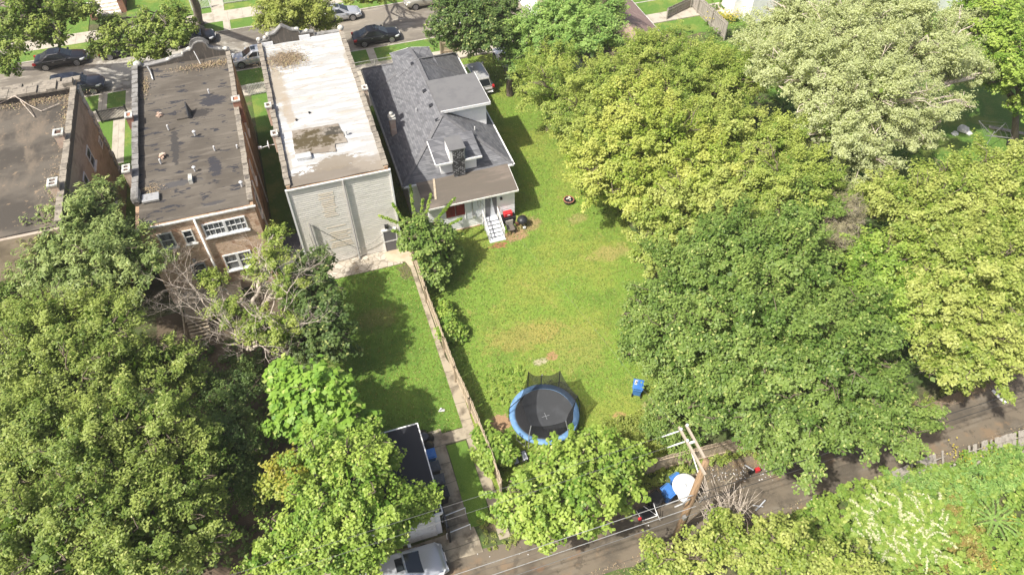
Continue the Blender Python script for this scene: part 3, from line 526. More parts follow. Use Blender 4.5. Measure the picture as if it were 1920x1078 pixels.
MB().lathe((-3.2, 46, 6.5), [(.3, 0), (.26, -.05), (.02, -.09)], 20, 'x').build('dish', 'white_plastic', t, smooth=True); MB().tube([(-2.5, 46, 6.4), (-3.15, 46, 6.45), (-3.75, 45.95, 6.4)], .03, 6).build('arm', 'white_plastic', t); MB().box(-3.95, -3.72, 45.88, 46.02, 6.35, 6.5).build('receiver', 'white_plastic', t)
t = tag(leaf_object('leaf_litter', *(lambda n: (np.stack([rng.normal(-.6, .9, n), rng.normal(54.5, .8, n), np.full(n, 7.9)+rng.uniform(.02, .14, n)], 1), rng.normal(size=(n, 3))*.3+np.array([0, 0, 1]), rng.uniform(.06, .16, n), rng.uniform(.03, .06, n), rng.uniform(0, 1, (n, 3))*np.array([1, 1, 0])))(2200), 'leaf_brown'), 'heap of dry brown leaves and twigs behind the white roof\'s front parapet', 'leaf litter', None, 'stuff')

# --- brick building with black tarred roof
B = thing('flat_roof_building', 'tan brick building with dark tarred flat roof and white framed rear windows', 'building', (-8.3, 39, 0))
X0, X1, Y0, Y1 = -11.95, -4.72, 39.0, 57.3
MB().box(X0, X1-.02, Y0+.05, Y1, -.1, 7.15).build('wall', 'brick_side', B); MB().box(X0, X1-.01, Y0, Y0+.045, -.1, 7.15).build('rear_wall', 'brick_tan', B)
rows = []
for i in range(37): rows.append([(X0+.25+(X1-X0-.5)*j/12, Y0+.1+(Y1-Y0-.3)*i/36, 7.2+.5*i/36+.02*math.sin(i*1.3+j)) for j in range(13)])
MB().grid(rows).build('roof', 'roof_tar', B, smooth=True)
m = MB()
for x0, x1 in ((X0, X0+.26), (X1-.26, X1)): m.box(x0, x1, Y0+2.2, Y1, 7.1, 7.4, lambda x, y, z: (x, y, z+(.6*(y-Y0)/18 if z > 7.3 else 0)))
m.build('parapet', 'dark_parapet', B)
coping_run(MB(), X0-.06, X0+.36, Y0+3.4, Y1-.3, 7.7, 8.15).build('coping', 'coping_grey', B); coping_run(MB(), X1-.3, X1+.05, Y0+.3, Y1-.3, 7.42, 8.1).build('coping', 'coping', B)
bevel(MB().box(X0-.1, X0+.42, Y0+2.2, Y0+3.4, 7.3, 7.85).build('coping', 'coping_grey', B), .12)
fp = [(X0, 7.1), (X1, 7.1), (X1, 8.05), (-5.4, 8.15), (-5.9, 8.35), (-6.2, 8.55), (-6.25, 8.85), (-6.45, 9.05), (-6.8, 9.12), (-7.15, 9.0), (-7.35, 8.7), (-7.55, 8.6), (-8.1, 8.45), (-8.2, 8.18), (-8.9, 8.15), (-9.4, 7.98), (-11.3, 7.8), (-11.4, 8.0), (X0, 7.95)]
facade(fp, 57.1, 57.5).build('front_parapet', 'dark_parapet', B)
m = MB()
for a, b in zip(fp[2:-1], fp[3:]): m.bar((a[0], 57.32, a[1]+.03), (b[0], 57.32, b[1]+.03), .46, .09)
m.build('front_coping', 'coping_grey', B)
m = MB()
for x, z, r in ((-11.65, 8.05, .32), (-9.35, 8.05, .2), (-8.85, 8.1, .2), (-8.1, 8.35, .2), (-7.6, 8.6, .24), (-5.5, 8.15, .2), (-5.0, 8.15, .24)): m = MB(); m.lathe((x, 57.3, z-.05), [(r*.8, -.05), (r, 0), (r*.9, r*.5), (r*.4, r*.85), (.02, r*.95)], 12); m.build('urn', 'cast_stone', B, smooth=True)
m = MB(); 
for i in range(26): t0 = PI*i/26; t1 = PI*(i+1)/26; m.bar((-6.8+.5*math.cos(t0), 57.3, 8.75+.42*math.sin(t0)), (-6.8+.5*math.cos(t1), 57.3, 8.75+.42*math.sin(t1)), .5, .1, (0, 1, 0))
m.build('arched_crest', 'coping_grey', B)
m = MB().tube([(-10.95, 56.9, 7.95), (-10.75, 56.2, 7.85), (-10.6, 55.2, 7.72)], .06, 8); m.build('brace_pipe', 'galvanised', B, smooth=True)
MB().tube([(-7.3, 57.0, 8.5), (-7.05, 56.2, 7.8)], .035, 6).build('brace_pipe', 'galvanised', B)
MB().box(X0-.05, X1+.1, Y0-.13, Y0-.03, 7.05, 7.15).build('gutter', 'old_white', B)
m = MB().tube([(-8.45, Y0-.12, 7.05), (-8.42, Y0-.14, .3), (-8.42, Y0-.3, .12)], .075, 10); m.build('downspout', 'old_white', B, smooth=True)
ring_window(B, 'y', -10.95, -10.05, 5.1, 6.4, Y0, 'glass_curtain'); ring_window(B, 'y', -9.5, -8.87, 5.1, 6.25, Y0, 'glass_dark')
ring_window(B, 'y', -8.2, -5.5, 5.32, 6.45, Y0, 'glass_curtain', 2, 3, 'white_paint', .07, .16); ring_window(B, 'y', -7.75, -5.92, 2.0, 3.45, Y0, 'glass_curtain', 2, 0, 'white_paint', .07, .16)
ring_window(B, 'x', 44.2, 45.2, 4.6, 6.2, X1-.02, 'glass_dark'); ring_window(B, 'x', 50.2, 51.2, 4.6, 6.2, X1-.02, 'glass_dark'); ring_window(B, 'x', 41.0, 42.0, 4.3, 6.0, X1-.02, 'glass_dark')
d = MB().box(-9.85, -9.05, Y0-.03, Y0+.03, 1.1, 3.15).build('door', 'glass_dark', B); MB().box(-9.93, -9.85, Y0-.06, Y0, 1.1, 3.25).box(-9.05, -8.97, Y0-.06, Y0, 1.1, 3.25).box(-9.85, -9.05, Y0-.06, Y0, 3.15, 3.25).build('door_frame', 'grey_paint', d)
MB().box(-9.0, -8.3, Y0-.75, Y0-.7, 1.1, 3.1).build('open_door', 'wood_dark', B)
MB().box(-9.6, -9.4, Y0-.18, Y0, 3.5, 3.75).build('wall_lamp', 'galvanised', B)
MB().tube([(X1+.07, 41.8, 6.9), (X1+.07, 41.8, .3)], .06, 8).tube([(X1+.07, 47.4, 6.9), (X1+.07, 47.4, .3)], .05, 8).build('downspout', 'old_white', B)
masonry_chimney(B, X0-.22, 43.9, 6.4, 8.2, .42, .72, 2); masonry_chimney(B, X0-.12, 50.0, 6.4, 8.3, .42, .62, 1, mat='brick_red'); masonry_chimney(B, X1-.02, 49.7, 6.4, 8.25, .5, .6, 1, mat='brick_red')
def lump(parent, x, y, z, r, name, mat, n=14):
    m = MB(); rr = random.Random(int(x*100))
    for i in range(n):
        a, e = rr.uniform(0, 6.28), rr.uniform(0, 1.4); q = r*.4; c = (x+math.cos(a)*math.cos(e)*r*.7, y+math.sin(a)*math.cos(e)*r*.7, z+math.sin(e)*r*.9); m.box(c[0]-q/2, c[0]+q/2, c[1]-q/2, c[1]+q/2, c[2]-q/3, c[2]+q/3)
    return m.build(name, mat, parent)
lump(B, -10.25, 50.5, 7.5, .28, 'vent_stack', 'chimney_brick', 20); lump(B, -10.1, 45.6, 7.4, .3, 'vent_stack', 'chimney_brick', 20)
MB().box(-9.05, -8.05, 49.5, 50.35, 7.4, 7.62).build('roof_hatch', 'roof_tar', B); MB().box(-8.08, -8.0, 49.45, 50.4, 7.5, 8.35, lambda x, y, z: (x-(.2 if z > 8 else 0), y, z-(.6 if z > 8 and y < 50 else 0))).build('hatch_lid', 'black_plastic', B)
bevel(MB().box(-11.45, -10.4, 41.1, 41.85, 7.33, 7.5).build('roof_slab', 'galvanised', B), .02)
MB().box(-8.52, -8.28, 42.2, 42.9, 7.25, 7.62).build('roof_vent', 'cast_stone', B)
for x, y, h, c in ((-9.64, 48.5, .35, 0), (-7.9, 47.3, .25, 1), (-6.65, 52.1, .3, 0), (-6.7, 45.2, .3, 0), (-10.25, 44.9, .3, 0), (-8.1, 43.4, .25, 1), (-5.25, 40.9, .28, 1), (-5.2, 45.0, .2, 0)): vent(B, x, y, 7.3+.03*(y-39), h, .06, bool(c), 'white_plastic')
def litter(label, cx, cy, z, sx, sy, n):
    P = np.stack([rng.normal(cx, sx, n), rng.normal(cy, sy, n), z+rng.uniform(.01, .07, n)], 1)
    return tag(leaf_object('leaf_litter', P, rng.normal(size=(n, 3))*.3+np.array([0, 0, 1]), rng.uniform(.06, .14, n), rng.uniform(.04, .08, n), rng.uniform(0, 1, (n, 3))*np.array([1, 1, 0]), 'leaf_brown'), label, 'leaf litter', None, 'stuff')
litter('strip of brown leaves below the arched crest of the dark roof', -6.6, 56.0, 7.72, 1.2, .25, 900); litter('brown leaves caught at the dark roof\'s left chimney', -11.0, 42.4, 7.3, .4, .3, 200); litter('scattered leaves in the dark roof\'s front left corner', -11.2, 54.6, 7.65, .15, .8, 250)

# --- left neighbour, taller flat roof
B = thing('flat_roof_building', 'taller building at the left edge with leaf strewn dark grey flat roof', 'building', (-21, 46, 0))
X0, X1, Y0, Y1 = -30.0, -15.3, 38.5, 53.6
MB().box(X0, X1, Y0, Y1, -.1, 8.75).build('wall', 'brick_left', B)
rows = [[(X0+.25+(X1-X0-.55)*j/16, Y0+.2+(Y1-Y0-.5)*i/20, 8.85+.02*math.sin(i+j*1.4)) for j in range(17)] for i in range(21)]
MB().grid(rows).build('roof', 'roof_grey', B, smooth=True)
MB().box(X1-.28, X1-.005, Y0, Y1, 8.7, 9.3).box(X0, X1-.28, Y1-.35, Y1-.005, 8.7, 9.28).build('parapet', 'dark_parapet', B)
coping_run(MB(), X1-.36, X1+.04, Y0, Y1-.4, 9.4, 9.4).build('coping', 'coping', B)
m = MB(); rr = random.Random(3)
for i in range(23): x = X0+i*.64; m.box(x, x+.62, Y1-.5, Y1+.55+rr.uniform(-.15, .15), 9.28, 9.4+rr.uniform(0, .14)); m.box(x+.1, x+.72, Y1+.8, Y1+1.35+rr.uniform(-.1, .1), 9.0, 9.15+rr.uniform(0, .12))
m.box(X1-.75, X1-.1, Y1-.45, Y1+.25, 9.4, 9.75); m.build('front_coping', 'coping', B)
m = MB(); rr = random.Random(9)
for i in range(20): z = i*.46; e = rr.uniform(.05, .14); m.box(X1-.4, X1+e, Y1-.35-.2*(i % 2), Y1+.12, z, z+.43)
m.build('corner_quoin', 'cast_stone', B)
masonry_chimney(B, -15.8, 46.9, 8.8, 9.85, .55, .62, 1); masonry_chimney(B, -15.75, 41.6, 8.8, 9.85, .5, .7, 2)
ring_window(B, 'x', 48.0, 49.2, 5.7, 7.1, X1, 'glass_dark'); ring_window(B, 'x', 51.9, 52.7, 4.7, 5.4, X1, 'screen_grey', sill=0); ring_window(B, 'x', 45.0, 46.0, 5.7, 7.2, X1, 'glass_dark'); ring_window(B, 'x', 48.5, 49.5, 2.0, 3.4, X1, 'glass_dark')
litter('drift of brown leaves along the taller roof\'s right parapet', -15.9, 50.5, 8.9, .25, 1.6, 500); litter('brown leaves along the taller roof\'s front edge', -18.2, 52.8, 8.9, 1.8, .3, 700); litter('brown leaves around the rear chimney of the taller roof', -16.0, 43.0, 8.9, .4, 1.2, 300)
m = MB().tube([(-20.6, 53.3, 8.95), (-19.2, 53.0, 9.5), (-18.4, 52.2, 9.1)], .035, 6).tube([(-18.9, 52.6, 9.3), (-18.0, 50.8, 8.95)], .03, 6).tube([(-18.4, 52.2, 9.1), (-17.6, 51.4, 8.95), (-16.4, 51.9, 9.0)], .03, 6)
tag(m.build('fallen_branch', 'bark_pale'), 'pale fallen branch on the taller left roof', 'branch')
t = thing('porch', 'white sided rear porch behind the taller left building', 'porch', (-22.3, 36.8, 0)); MB().box(-24.5, -20.2, 35.5, 38.45, 0, 4.2).build('wall', 'siding_white', t); MB().box(-24.8, -19.9, 35.2, 38.48, 4.2, 4.35).build('roof', 'roof_grey', t)
t = thing('stairs', 'red wooden stairs in the gap beside the brick building', 'stairs', (-13.4, 41.8, 0))
m = MB()
for i in range(9): m.box(-15.1, -13.6, 38.6+i*.42, 38.98+i*.42, 3.6-i*.36, 3.68-i*.36)
m.build('tread', 'red_wood', t); m = MB()
for x in (-15.15, -13.55): m.bar((x, 38.5, 3.5), (x, 42.4, .2), .06, .25).bar((x, 38.5, 4.5), (x, 42.4, 1.2), .07, .1)
m.build('railing', 'red_wood', t)

# --- shingled house
B = thing('shingled_house', 'low house with dark grey shingle roof, flat topped dormer and white siding', 'house', (9.65, 42, 0))
XL, XR, YB, YF, ZE, ZR, XM = 5.4, 13.9, 42.0, 58.6, 3.5, 6.02, 9.65
MB().box(XL+.35, XR-.35, YB+.2, YF-.45, -.1, ZE-.02).build('wall', 'siding_white', B)
rf = MB(); T = .0
A0, A1, A2, A3 = (XL, YB, ZE), (XR, YB, ZE), (XR, YF, ZE), (XL, YF, ZE); R0, R1 = (XM, 46.3, ZR), (XM, 54.5, ZR)
for q in ((A0, A1, R0), (A1, A2, R1, R0), (A2, A3, R1), (A3, A0, R0, R1)): rf.poly(q)
for a, b in ((A0, A1), (A1, A2), (A2, A3), (A3, A0)): rf.poly([(a[0], a[1], a[2]-.16), (b[0], b[1], b[2]-.16), b, a])
rf.poly([(x, y, z-.16) for x, y, z in (A3, A2, A1, A0)])
R = rf.build('roof', 'shingle', B)
m = MB()
for a, b in ((A0, R0), (A1, R0), (A2, R1), (A3, R1), (R0, R1), ((XL, 54.6, ZE), (XM, 54.6, ZR+.01)), ((XR, 54.6, ZE), (XM, 54.6, ZR+.01))): m.bar((a[0], a[1], a[2]+.01), (b[0], b[1], b[2]+.015), .26, .03)
m.build('ridge_cap', 'ridge_shingle', B)
m = MB().poly([(7.9, 57.5, 5.2), (9.6, 57.5, 5.42), (XM, 54.2, 6.05), (7.75, 54.0, 4.93)]).poly([(9.6, 57.5, 5.42), (11.3, 57.5, 5.2), (11.5, 54.0, 4.93), (XM, 54.2, 6.05)]); m.build('front_gable_roof', 'shingle', B)
MB().bar((9.6, 57.5, 5.43), (XM, 54.2, 6.06), .24, .03).build('ridge_cap', 'ridge_shingle', B)
MB().box(8.15, 11.05, 54.5, 57.25, 3.3, 5.12).build('front_gable_wall', 'siding_white', B)
MB().bar((7.86, 57.5, 5.1), (9.6, 57.55, 5.32), .06, .16).bar((9.6, 57.55, 5.32), (11.34, 57.5, 5.1), .06, .16).build('fascia', 'white_paint', B)
MB().box(XL-.13, XL, YB-.02, YF, ZE-.14, ZE+.01).build('gutter', 'gutter_brown', B); g = MB().box(XR, XR+.1, YB-.1, YF, ZE-.14, ZE+.02).box(XL, XR+.1, YB-.1, YB, ZE-.14, ZE); g.build('gutter', 'white_paint', B)
D = MB().box(9.55, 13.52, 46.6, 50.9, 5.93, 6.14).build('dormer_roof', 'roof_slate_grey', B)
MB().box(9.6, 13.5, 46.54, 46.597, 5.9, 6.12).box(13.523, 13.57, 46.54, 50.95, 5.9, 6.12).build('fascia', 'white_paint', D)
m = MB()
for k in range(14): z = 3.6+k*.165; m.box(10.2, 13.3, 46.95-.02+.0*k, 47.2, z, z+.16, lambda x, y, zz, z=z: (x, y+(.02 if (zz > z+.1 and y < 47) else 0), zz))
m.box(10.2, 13.25, 47.2, 50.6, 3.6, 5.9).build('dormer_wall', 'siding_white', B)
D = MB().poly([(7.95, 41.95, 4.92), (11.45, 41.95, 4.92), (11.45, 44.6, 5.3), (7.95, 44.6, 5.3)]).poly([(7.95, 41.95, 4.84), (7.95, 44.6, 5.2), (11.45, 44.6, 5.2), (11.45, 41.95, 4.84)]).build('rear_dormer_roof', 'shingle', B)
MB().box(7.95, 9.2, 41.88, 41.945, 4.78, 4.94).box(10.16, 11.45, 41.88, 41.945, 4.78, 4.94).bar((7.92, 41.9, 4.86), (7.92, 44.4, 5.23), .05, .14).build('fascia', 'white_paint', D)
MB().box(8.35, 11.1, 42.3, 44.6, 3.4, 4.84).build('rear_dormer_wall', 'siding_white', B)
MB().box(9.25, 10.1, 41.86, 43.3, 3.5, 5.95).build('chimney', 'black_brick', B)
MB().box(9.02, 9.245, 42.0, 43.3, 4.9, 5.95).box(10.105, 10.17, 42.0, 42.9, 4.5, 5.95).build('chimney_cheek', 'siding_white', B)
MB().box(9.0, 10.22, 41.82, 43.45, 5.95, 6.03).build('chimney_roof', 'roof_slate_grey', B)
rows = [[(6.35+7.1*j/10, 39.55+3.2*i/6, 3.02+.6*i/6+.012*math.sin(i*2+j)) for j in range(11)] for i in range(7)]
L = MB().grid(rows).build('lean_to_roof', 'roof_brown', B); L.modifiers.new('thick', 'SOLIDIFY').thickness = -.05
MB().box(6.33, 13.47, 39.49, 39.545, 2.9, 3.03).bar((13.48, 39.5, 2.96), (13.48, 42.7, 3.56), .05, .13).build('fascia', 'old_white', L)
MB().bar((7.72, 42.1, 3.55), (7.35, 40.2, 3.2), .15, .06).build('plank', 'wood_fence', L)
MB().bar((11.3, 42.4, 3.575), (11.2, 40.6, 3.235), .13, .012).bar((13.0, 42.5, 3.595), (12.95, 39.8, 3.085), .07, .012).build('roof_seam', 'old_concrete', L)
m = MB().box(6.65, 13.28, 39.9, 42.3, -.1, 2.9)
for k in range(17): z = .12+k*.165; m.box(6.63, 13.3, 39.85, 39.898, z, z+.155, lambda x, y, zz, z=z: (x, y+(.025 if (zz > z+.1 and y < 39.87) else 0), zz))
m.build('lean_to_wall', 'siding_white', B)
MB().box(6.6, 10.5, 39.8, 39.848, 0, .14).build('footing', 'brick_tan', B)
p = MB().box(7.95, 8.64, 39.8, 39.848, 1.55, 2.78).box(8.68, 9.37, 39.8, 39.848, 1.55, 2.78).build('shutter', 'red_panel', B)
MB().box(9.42, 10.85, 39.82, 39.849, .95, 2.8).build('wall_panel', 'door_white', B)
MB().box(9.4, 9.44, 39.79, 39.849, .95, 2.85).box(10.85, 10.93, 39.79, 39.849, .7, 2.85).box(11.87, 11.93, 39.79, 39.849, .7, 2.85).build('trim', 'white_paint', B)
d = MB().box(10.93, 11.87, 39.8, 39.849, .75, 2.82).build('door', 'door_white', B)
MB().poly([(10.95, 39.79, .8), (11.3, 39.77, .8), (11.42, 39.78, 2.8), (10.95, 39.79, 2.8)]).poly([(11.72, 39.77, .95), (11.86, 39.79, .8), (11.86, 39.79, 2.8), (11.42, 39.78, 2.8)]).build('curtain', 'screen_grey', d)
MB().tube([(9.95, 39.76, 2.85), (9.95, 39.76, 1.25)], .035, 6).tube([(10.05, 39.76, 1.6), (10.05, 39.76, 1.1)], .03, 6).tube([(10.4, 39.76, 2.8), (10.35, 39.7, 2.2), (10.55, 39.72, 1.9), (10.6, 39.76, 2.5)], .015, 5).tube([(10.42, 39.76, 2.85), (10.85, 39.74, 2.0)], .012, 5).build('cable', 'grey_pipe', B)
MB().box(9.93, 10.15, 39.68, 39.82, 1.0, 1.28).box(10.5, 10.62, 39.7, 39.82, 1.05, 1.25).build('meter_box', 'galvanised', B)
MB().box(12.12, 12.28, 39.68, 39.84, 2.25, 2.42).build('wall_lamp', 'black_metal', B)
C = masonry_chimney(B, 6.05, 48.1, 3.6, 5.3, .42, .55, 1)
MB().lathe((6.05, 48.2, 5.4), [(.3, 0), (.3, .1), (.16, .14), (.15, .32), (.02, .4)], 12).build('chimney_pot', 'cast_stone', C)
for y in (54.2, 50.0, 47.9, 45.9): MB().box(9.0, 9.33, y, y+.34, 5.55, 5.78, lambda x, yy, z: (x+(.06 if z > 5.7 and x < 9.2 else 0), yy, z+(.08 if x > 9.2 else 0))).build('roof_vent', 'black_plastic', B)
vent(B, 8.1, 48.6, 5.1, .3, .05, False, 'white_plastic'); vent(B, 11.9, 45.4, 4.7, .3, .05, False, 'white_plastic')
S = thing('back_steps', 'pale grey wooden steps with railings up to the white house\'s back door', 'steps', (11.27, 38.8, 0))
m = MB()
for i in range(6): m.box(10.72, 11.82, 39.35-i*.3, 39.66-i*.3, .68-i*.125, .72-i*.125)
m.box(10.66, 11.9, 37.72, 38.0, .02, .1); m.box(10.72, 11.82, 39.4, 39.79, .72, .76).build('tread', 'door_white', S)
MB().bar((10.7, 39.7, .62), (10.7, 37.85, .02), .05, .2).bar((11.85, 39.7, .62), (11.85, 37.85, .02), .05, .2).build('stringer', 'grey_paint', S)
for x in (10.68, 11.87):
    m = MB().bar((x, 39.7, 1.62), (x, 37.9, .86), .05, .1)
    for k in range(4): y = 39.65-k*.57; m.bar((x, y, .1), (x, y, 1.6-(39.7-y)*.42), .045)
    m.bar((x, 39.7, 1.2), (x, 37.9, .45), .03, .06).build('railing', 'old_white', S)

# --- garage in the left garden
B = thing('garage', 'garage with flat black roof and white door facing the alley, half under the maple', 'garage', (-1.7, 19.8, 0))
MB().box(-5.0, 1.6, 17.2, 22.4, 0, 2.7).build('wall', 'siding_white', B)
MB().box(-5.15, 1.72, 17.05, 22.55, 2.7, 2.8).build('roof', 'black_plastic', B)
MB().box(1.72, 1.78, 17.0, 22.6, 2.66, 2.84).box(-5.2, 1.72, 16.97, 17.05, 2.64, 2.84).box(-5.2, 1.72, 22.55, 22.62, 2.64, 2.84).build('roof_edge', 'white_paint', B)
d = MB(); 
for k in range(4): d.box(-4.4, 1.3, 17.13, 17.19, .04+k*.6, .6+k*.6)
d.build('garage_door', 'old_white', B)
t = thing('pipe_barrier', 'two low white pipe rails beside the garage door', 'barrier', (2.2, 17, 0))
for y in (16.75, 17.75): MB().tube([(1.75, y, 0), (1.75, y, .7), (3.1, y+.12, .7), (3.1, y+.12, 0)], .03, 8).build('rail', 'white_paint', t)
t = thing('gate', 'dark grey garden gate standing beside the garage corner', 'gate', (1.9, 17.2, 0)); MB().box(1.82, 1.9, 16.6, 17.9, .05, 1.7).build('gate_panel', 'grey_plastic', t); MB().box(1.8, 1.92, 16.5, 16.6, 0, 1.85).build('post', 'black_metal', t)

# --- fences
def board_fence(name, label, pts, h, mat, bw=.14, lean=0.0, seed=1, skip=0.0, group=None):
    c = pts[len(pts)//2]; t = thing(name, label, 'fence', (c[0], c[1], 0), 0, group); b = MB(); rr = random.Random(seed); rails = MB(); posts = []
    for (x0, y0), (x1, y1) in zip(pts, pts[1:]):
        L = math.dist((x0, y0), (x1, y1)); n = max(1, int(L/bw)); dx, dy = (x1-x0)/L, (y1-y0)/L; nx_, ny_ = -dy, dx
        for i in range(n):
            if rr.random() < skip: continue
            u = i*bw; hh = h+rr.uniform(-.03, .03); lx = lean+rr.uniform(-.015, .015); a = (x0+dx*u, y0+dy*u); w = bw-.012
            P = []
            for z in (.02, hh):
                for s in (0, .022):
                    for q in (0, w): P.append((a[0]+dx*q+nx_*(s+lx*z), a[1]+dy*q+ny_*(s+lx*z), z))
            k = len(b.v); b.v += P; b.f += [tuple(k+j for j in q) for q in ((0, 2, 3, 1), (4, 5, 7, 6), (0, 1, 5, 4), (2, 6, 7, 3), (0, 4, 6, 2), (1, 3, 7, 5))]
        for z in (.35, h-.3): rails.bar((x0-nx_*(.03-lean*z), y0-ny_*(.03-lean*z), z), (x1-nx_*(.03-lean*z), y1-ny_*(.03-lean*z), z), .04, .09)
        k = max(1, int(L/2.4))
        for i in range(k+1): u = L*i/k; posts.append((x0+dx*u-nx_*.09, y0+dy*u-ny_*.09))
    b.build('boards', mat, t); rails.build('rails', mat, t)
    for x, y in posts: MB().box(x-.05, x+.05, y-.05, y+.05, 0, h-.05).build('post', mat, t)
    return t
board_fence('wooden_fence', 'long weathered board fence dividing the two back lawns', [(4.82, 37.4), (4.8, 33.5), (4.9, 29.0), (4.98, 26.5), (5.2, 24.0), (5.35, 20.5), (5.35, 18.2)], 1.75, 'wood_fence', .14, 0, 4)
board_fence('wooden_fence', 'weathered board fence along the alley behind the utility pole', [(13.0, 16.9), (19.6, 16.5)], 1.7, 'wood_fence', .16, 0, 5)
board_fence('wooden_fence', 'leaning grey board fence among the weeds below the alley', [(26.5, 11.35), (30, 11.55), (30.2, 11.55)], 1.1, 'wood_fence_grey', .15, .75, 6, .25)
board_fence('wooden_fence', 'fallen grey board fence beside the alley at the right edge', [(31.5, 11.2), (38.0, 10.9)], 1.3, 'wood_fence_grey', .15, .7, 7, .2)
board_fence('wooden_fence', 'tan board fence with diagonal brace beyond the shingled house', [(13.8, 64.45), (17.8, 64.2)], 1.5, 'wood_fence', .14, 0, 8)
board_fence('wooden_fence', 'tall pale grey board fence between the two far right yards', [(41.6, 66.5), (41.7, 58.0)], 1.9, 'wood_fence_grey', .15, 0, 9)
board_fence('wooden_fence', 'low grey board fence crossing the yard beside the red roofed house', [(37.9, 63.6), (41.4, 65.0)], 1.3, 'wood_fence_grey', .15, 0, 10)
def picket(name, label, x0, x1, y, h, mat, sp=.13, posts=()):
    t = thing(name, label, 'fence', ((x0+x1)/2, y, 0)); m = MB(); n = int((x1-x0)/sp)
    for i in range(n+1): x = x0+i*sp; m.box(x-.02, x+.02, y-.02, y+.02, .1, h)
    m.build('pickets', mat, t); MB().box(x0, x1, y-.02, y+.02, .2, .24).box(x0, x1, y-.02, y+.02, h-.14, h-.1).build('rails', mat, t)
    for x in posts: MB().box(x-.05, x+.05, y-.05, y+.05, 0, h+.15).build('post', mat, t)
picket('iron_fence', 'black iron railing with two posts between the left and brick buildings', -17.5, -15.25, 63.0, 1.3, 'black_metal', .11, (-17.5, -15.2))
picket('iron_fence', 'pale iron railing between the brick and white roofed buildings', -4.75, -2.7, 63.1, 1.25, 'old_white', .14, (-2.7,))
picket('iron_fence', 'white iron railing on the left beyond the street', -9.1, -7.2, 81.3, 1.1, 'white_paint', .13, (-9.1, -7.2))
picket('iron_fence', 'long white iron railing beyond the street behind the willow', -5.9, 6.0, 81.6, 1.1, 'white_paint', .13, (-5.9, -2, 2, 6))
t = thing('chain_link_fence', 'low chain link fence in front of the shingled house', 'fence', (8, 64.0, 0)); m = MB()
for i in range(40): m.tube([(5.4+i*.13, 64, .05), (5.4+i*.13+.35, 64, .95)], .006, 3).tube([(5.75+i*.13, 64, .05), (5.4+i*.13, 64, .95)], .006, 3)
m.build('mesh', 'galvanised', t); MB().tube([(5.3, 64, 1.0), (10.9, 64, 1.0)], .025, 6).build('rail', 'galvanised', t)
for x in (5.3, 7.2, 9.1, 10.9): MB().tube([(x, 64, 0), (x, 64, 1.05)], .035, 6).build('post', 'galvanised', t)

# --- houses beyond the street and at the far right
B = thing('brick_house', 'red brick house with broad stone steps at the top left edge', 'house', (-17, 92, 0))
MB().box(-26, -6.5, 89.5, 100, 0, 8).build('wall', 'brick_red', B)
m = MB()
for i in range(9): m.box(-18.7, -16.3, 83.2+i*.42, 83.64+i*.42 if i < 8 else 89.5, 0, .2+i*.19)
m.build('steps', 'stone_pale', B)
for x, y, h in ((-18.95, 82.8, 1.5), (-16.05, 83.6, 1.6), (-16.05, 86.6, 2.2), (-18.95, 86.6, 2.2)): p = MB().box(x-.28, x+.28, y-.3, y+.3, 0, h).build('pillar', 'brick_red', B); MB().box(x-.36, x+.36, y-.38, y+.38, h, h+.16).build('pillar_cap', 'cast_stone', p)
MB().box(-16.2, -15.9, 83.9, 89.4, 0, 1.4).build('side_wall', 'brick_red', B)
def gable_house(name, label, x0, x1, y0, y1, h, hr, axis, wall, roof, over=.35):
    t = thing(name, label, 'house', ((x0+x1)/2, (y0+y1)/2, 0)); MB().box(x0, x1, y0, y1, 0, h).build('wall', wall, t); a, b, c, d = x0-over, x1+over, y0-over, y1+over; z = h-.05
    if axis == 'y':
        xm = (x0+x1)/2; m = MB().poly([(a, c, z), (xm, c, hr), (xm, d, hr), (a, d, z)]).poly([(xm, c, hr), (b, c, z), (b, d, z), (xm, d, hr)]); q = MB().poly([(x0, y0, h), (x1, y0, h), (xm, y0, hr-.2)]).poly([(x0, y1, h), (xm, y1, hr-.2), (x1, y1, h)])
    else:
        ym = (y0+y1)/2; m = MB().poly([(a, c, z), (b, c, z), (b, ym, hr), (a, ym, hr)]).poly([(a, ym, hr), (b, ym, hr), (b, d, z), (a, d, z)]); q = MB().poly([(x0, y0, h), (x0, ym, hr-.2), (x0, y1, h)]).poly([(x1, y0, h), (x1, y1, h), (x1, ym, hr-.2)])
    r = m.build('roof', roof, t); r.modifiers.new('thick', 'SOLIDIFY').thickness = .12; q.build('gable', wall, t)
    e = MB(); e.box(a-.04, b+.04, c-.06, c-.01, z-.16, z-.02) if axis == 'x' else e.box(a-.05, a-.005, c, d, z-.16, z-.02).box(b+.005, b+.05, c, d, z-.16, z-.02); e.build('fascia', 'white_paint', t); return t
t = gable_house('red_roofed_house', 'house with faded red shingle roof rising behind the right hand trees', 24.6, 32.8, 47, 75, 3.4, 6.0, 'y', 'siding_white', 'shingle_red')
d = thing('satellite_dish', 'white satellite dish on the red roofed house\'s right eave', 'satellite dish', (32.7, 64, 3.6)); MB().lathe((33.0, 64.2, 4.4), [(.42, 0), (.36, -.08), (.02, -.12)], 20, 'x').build('dish', 'white_plastic', d, smooth=True); MB().tube([(32.9, 64.2, 3.4), (32.95, 64.2, 4.35), (33.6, 64.0, 4.2)], .03, 6).build('arm', 'galvanised', d)
t = gable_house('white_house', 'white sided house with brown roof at the top right', 45.5, 54, 60, 72, 4.2, 6.2, 'y', 'siding_white', 'shingle_tan')
MB().box(43.9, 45.6, 61.0, 63.6, 3.2, 3.32, lambda x, y, z: (x, y, z+(x-43.9)*.3)).build('awning', 'shingle_tan', t); MB().box(44.2, 45.5, 61.2, 63.4, 0, 3.1).build('porch_wall', 'siding_white', t)
